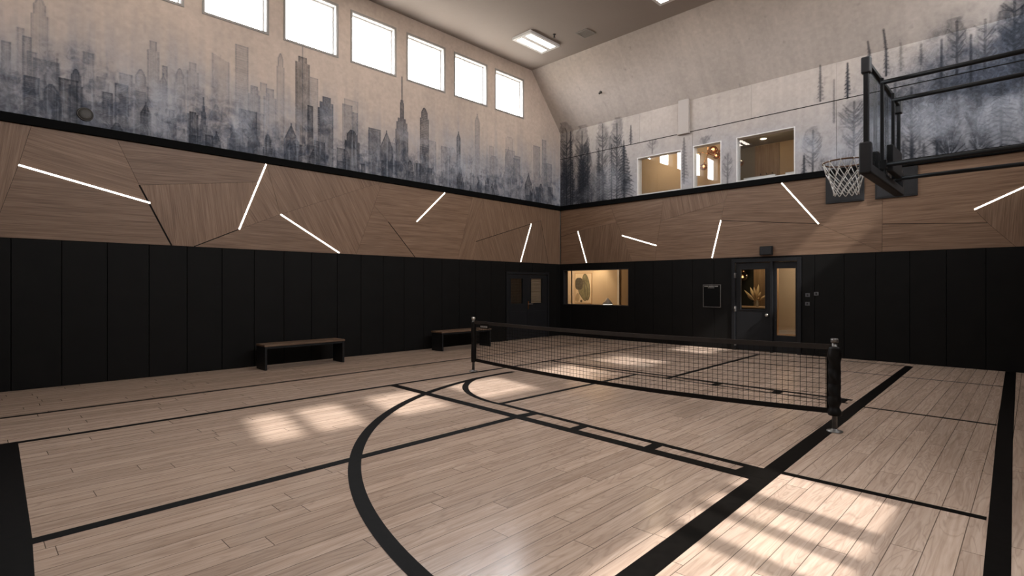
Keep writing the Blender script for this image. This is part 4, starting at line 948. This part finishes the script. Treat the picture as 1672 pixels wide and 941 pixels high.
# white cord net: twelve strands each way, diamonds below long upper loops
b = MB(); NS = 12
lev = [(0, RR, ZR - .008), (1, RR * .86, ZR - .13), (2, RR * .70, ZR - .21), (3, RR * .61, ZR - .275), (4, RR * .555, ZR - .335), (5, RR * .535, ZR - .392)]
def kp(l, k):
    _, r_, z = lev[l]; a = 2 * PI * (k + (.5 if l % 2 else 0)) / NS
    return (XR + r_ * math.cos(a), yc + r_ * math.sin(a), z)
for l in range(5):
    for k in range(NS):
        p = kp(l, k)
        for dk_ in ((0, -1) if l % 2 == 0 else (0, 1)):
            q = kp(l + 1, (k + dk_) % NS); m_ = tuple((p[i] + q[i]) / 2 for i in range(3))
            b.tube([p, (m_[0] + (XR - m_[0]) * .015, m_[1] + (yc - m_[1]) * .015, m_[2] - .006), q], .0052, 6)
for k in range(NS):
    a = 2 * PI * k / NS
    b.tube([(XR + (RR + .012 * math.cos(j * PI / 3)) * math.cos(a), yc + (RR + .012 * math.cos(j * PI / 3)) * math.sin(a), ZR + .012 * math.sin(j * PI / 3)) for j in range(6)], .0045, 6, closed=True)
b.build('hoop_net', M['rope'], rim)
for y, z, r_ in ((Y1 + .62, 3.84, .026), (Y2 - .62, 3.80, .026), (Y1 + .52, 2.875, .025), (Y2 - .42, 2.865, .025)):
    a_ = MB().tube([(XH + .03, y, z), (E - .01, y, z)], r_, 10).build('support_arm', M['black_metal'], hp)
    MB().box(E - .04, E - .002, y - .09, y + .09, z - .12, z + .12).build('wall_bracket', M['black_metal'], a_, bevel=.004)
for y in (Y1 + .52, Y2 - .42): MB().box(y - .03, y + .03, 2.83, 2.93, -.10, -.03, HF).build('arm_clamp', M['black_metal'], hp, bevel=.004)
# unseen wall added outside to cut the low sky from the window wall
surf('wall_added_sky_block', 'beige_dark', 6.0, 6.4, -9, 22, -.5, 5.9); surf('ground_exterior', 'olive', 1.75, 6.0, -9, 22, -.6, -.4)
# ---------------------------------------------------------------- lights
def area(name, loc, rot, sx, sy, power, col, portal=False):
    l = bpy.data.lights.new(name, 'AREA'); l.shape = 'RECTANGLE'; l.size = sx; l.size_y = sy; l.energy = power; l.color = col
    o = bpy.data.objects.new(name, l); COL.objects.link(o); o.location = loc; o.rotation_euler = rot
    if portal: l.cycles.is_portal = True
    return o
for h in LWIN: area('window_portal', LW((h[0] + h[1]) / 2, (h[2] + h[3]) / 2, -.19), (0, -PI / 2, 0), h[3] - h[2], h[1] - h[0], 1, (1, 1, 1), True)
for h in RWIN_HI + RWIN_LO: area('window_portal', EW((h[0] + h[1]) / 2, (h[2] + h[3]) / 2, -.19), (0, PI / 2, 0), h[3] - h[2], h[1] - h[0], 1, (1, 1, 1), True)
def spot(loc, power, ang, col=(1, .76, .48), blend=.8, tgt=None):
    l = bpy.data.lights.new('wash_and_fill_spot', 'SPOT'); l.energy = power; l.spot_size = math.radians(ang); l.spot_blend = blend; l.color = col; l.shadow_soft_size = .06
    o = bpy.data.objects.new('wash_and_fill_spot', l); COL.objects.link(o); o.location = loc
    if tgt: o.rotation_euler = (Vector(tgt) - Vector(loc)).to_track_quat('-Z', 'Y').to_euler()
def point(loc, power, col=(1, .76, .50), r=.12):
    l = bpy.data.lights.new('room_point', 'POINT'); l.energy = power; l.color = col; l.shadow_soft_size = r
    o = bpy.data.objects.new('room_point', l); COL.objects.link(o); o.location = loc
SUN_E, SKY_E = 9.0, 38.0
point((-11.6, 14.3, 2.3), 75); spot((-10.9, 15.2, 2.7), 70, 70, tgt=(-10.9, 15.55, 1.3))
point((-4.4, 17.0, 2.4), 75); spot((-5.0, 13.6, 2.7), 60, 50, tgt=(-5.12, 14.25, 1.4)); spot((-5.6, 15.6, 2.8), 40, 60, tgt=(-5.6, 16.4, 1.4))  # the spot aimed at the vase is added to brighten the leaves
point((-5.1, 14.6, 5.3), 26); point((-7.9, 14.0, 5.3), 24); point((-6.4, 13.9, 5.35), 14)
point((-11.4, 11.4, 2.0), 2.5, (1, .8, .5))  # weak lamp added to lift the store behind the door, no fitting

sun = bpy.data.lights.new('sun', 'SUN'); sun.energy = SUN_E; sun.color = (1.0, .985, .96); sun.angle = math.radians(1.3)
so = bpy.data.objects.new('sun', sun); COL.objects.link(so)
so.rotation_euler = Vector((-1, SUN_K, -SUN_TAN)).to_track_quat('-Z', 'Y').to_euler(); so.location = (10, 5, 12)
w = bpy.data.worlds.new('sky'); SC.world = w; w.use_nodes = True; nt = w.node_tree; bg = nt.nodes['Background']
tc = nt.nodes.new('ShaderNodeTexCoord'); sx = nt.nodes.new('ShaderNodeSeparateXYZ'); nt.links.new(tc.outputs['Generated'], sx.inputs[0])
nt.links.new(ramp(nt, mth(nt, 'ADD', mth(nt, 'MULTIPLY', sx.outputs[2], .5), .5), [(.44, (.30, .28, .25)), (.53, (.97, .975, 1.0)), (1, (.90, .94, 1.0))]), bg.inputs[0])
bg.inputs[1].default_value = SKY_E
# ---------------------------------------------------------------- camera
cam = bpy.data.cameras.new('camera'); cam.sensor_width = 36; cam.lens = 870.83 / 1672 * 36; cam.shift_y = -1.46 / 1672; cam.clip_start = .05
co = bpy.data.objects.new('camera', cam); COL.objects.link(co); co.location = (0, 0, 1.5); co.rotation_euler = (PI / 2, 0, .774732)
SC.camera = co
SC.view_settings.view_transform = 'Standard'; SC.view_settings.look = 'None'; SC.view_settings.gamma = 1; SC.view_settings.use_curve_mapping = False
SC.view_settings.exposure = 0.0
cy = SC.cycles
cy.use_denoising = True; cy.denoiser = 'OPENIMAGEDENOISE'
cy.max_bounces = 8; cy.diffuse_bounces = 5; cy.glossy_bounces = 4; cy.transmission_bounces = 6; cy.transparent_max_bounces = 16
cy.sample_clamp_indirect = 6; cy.caustics_reflective = False; cy.caustics_refractive = False; cy.blur_glossy = .5
for o in bpy.data.objects:
    if '_o' in o: del o['_o']
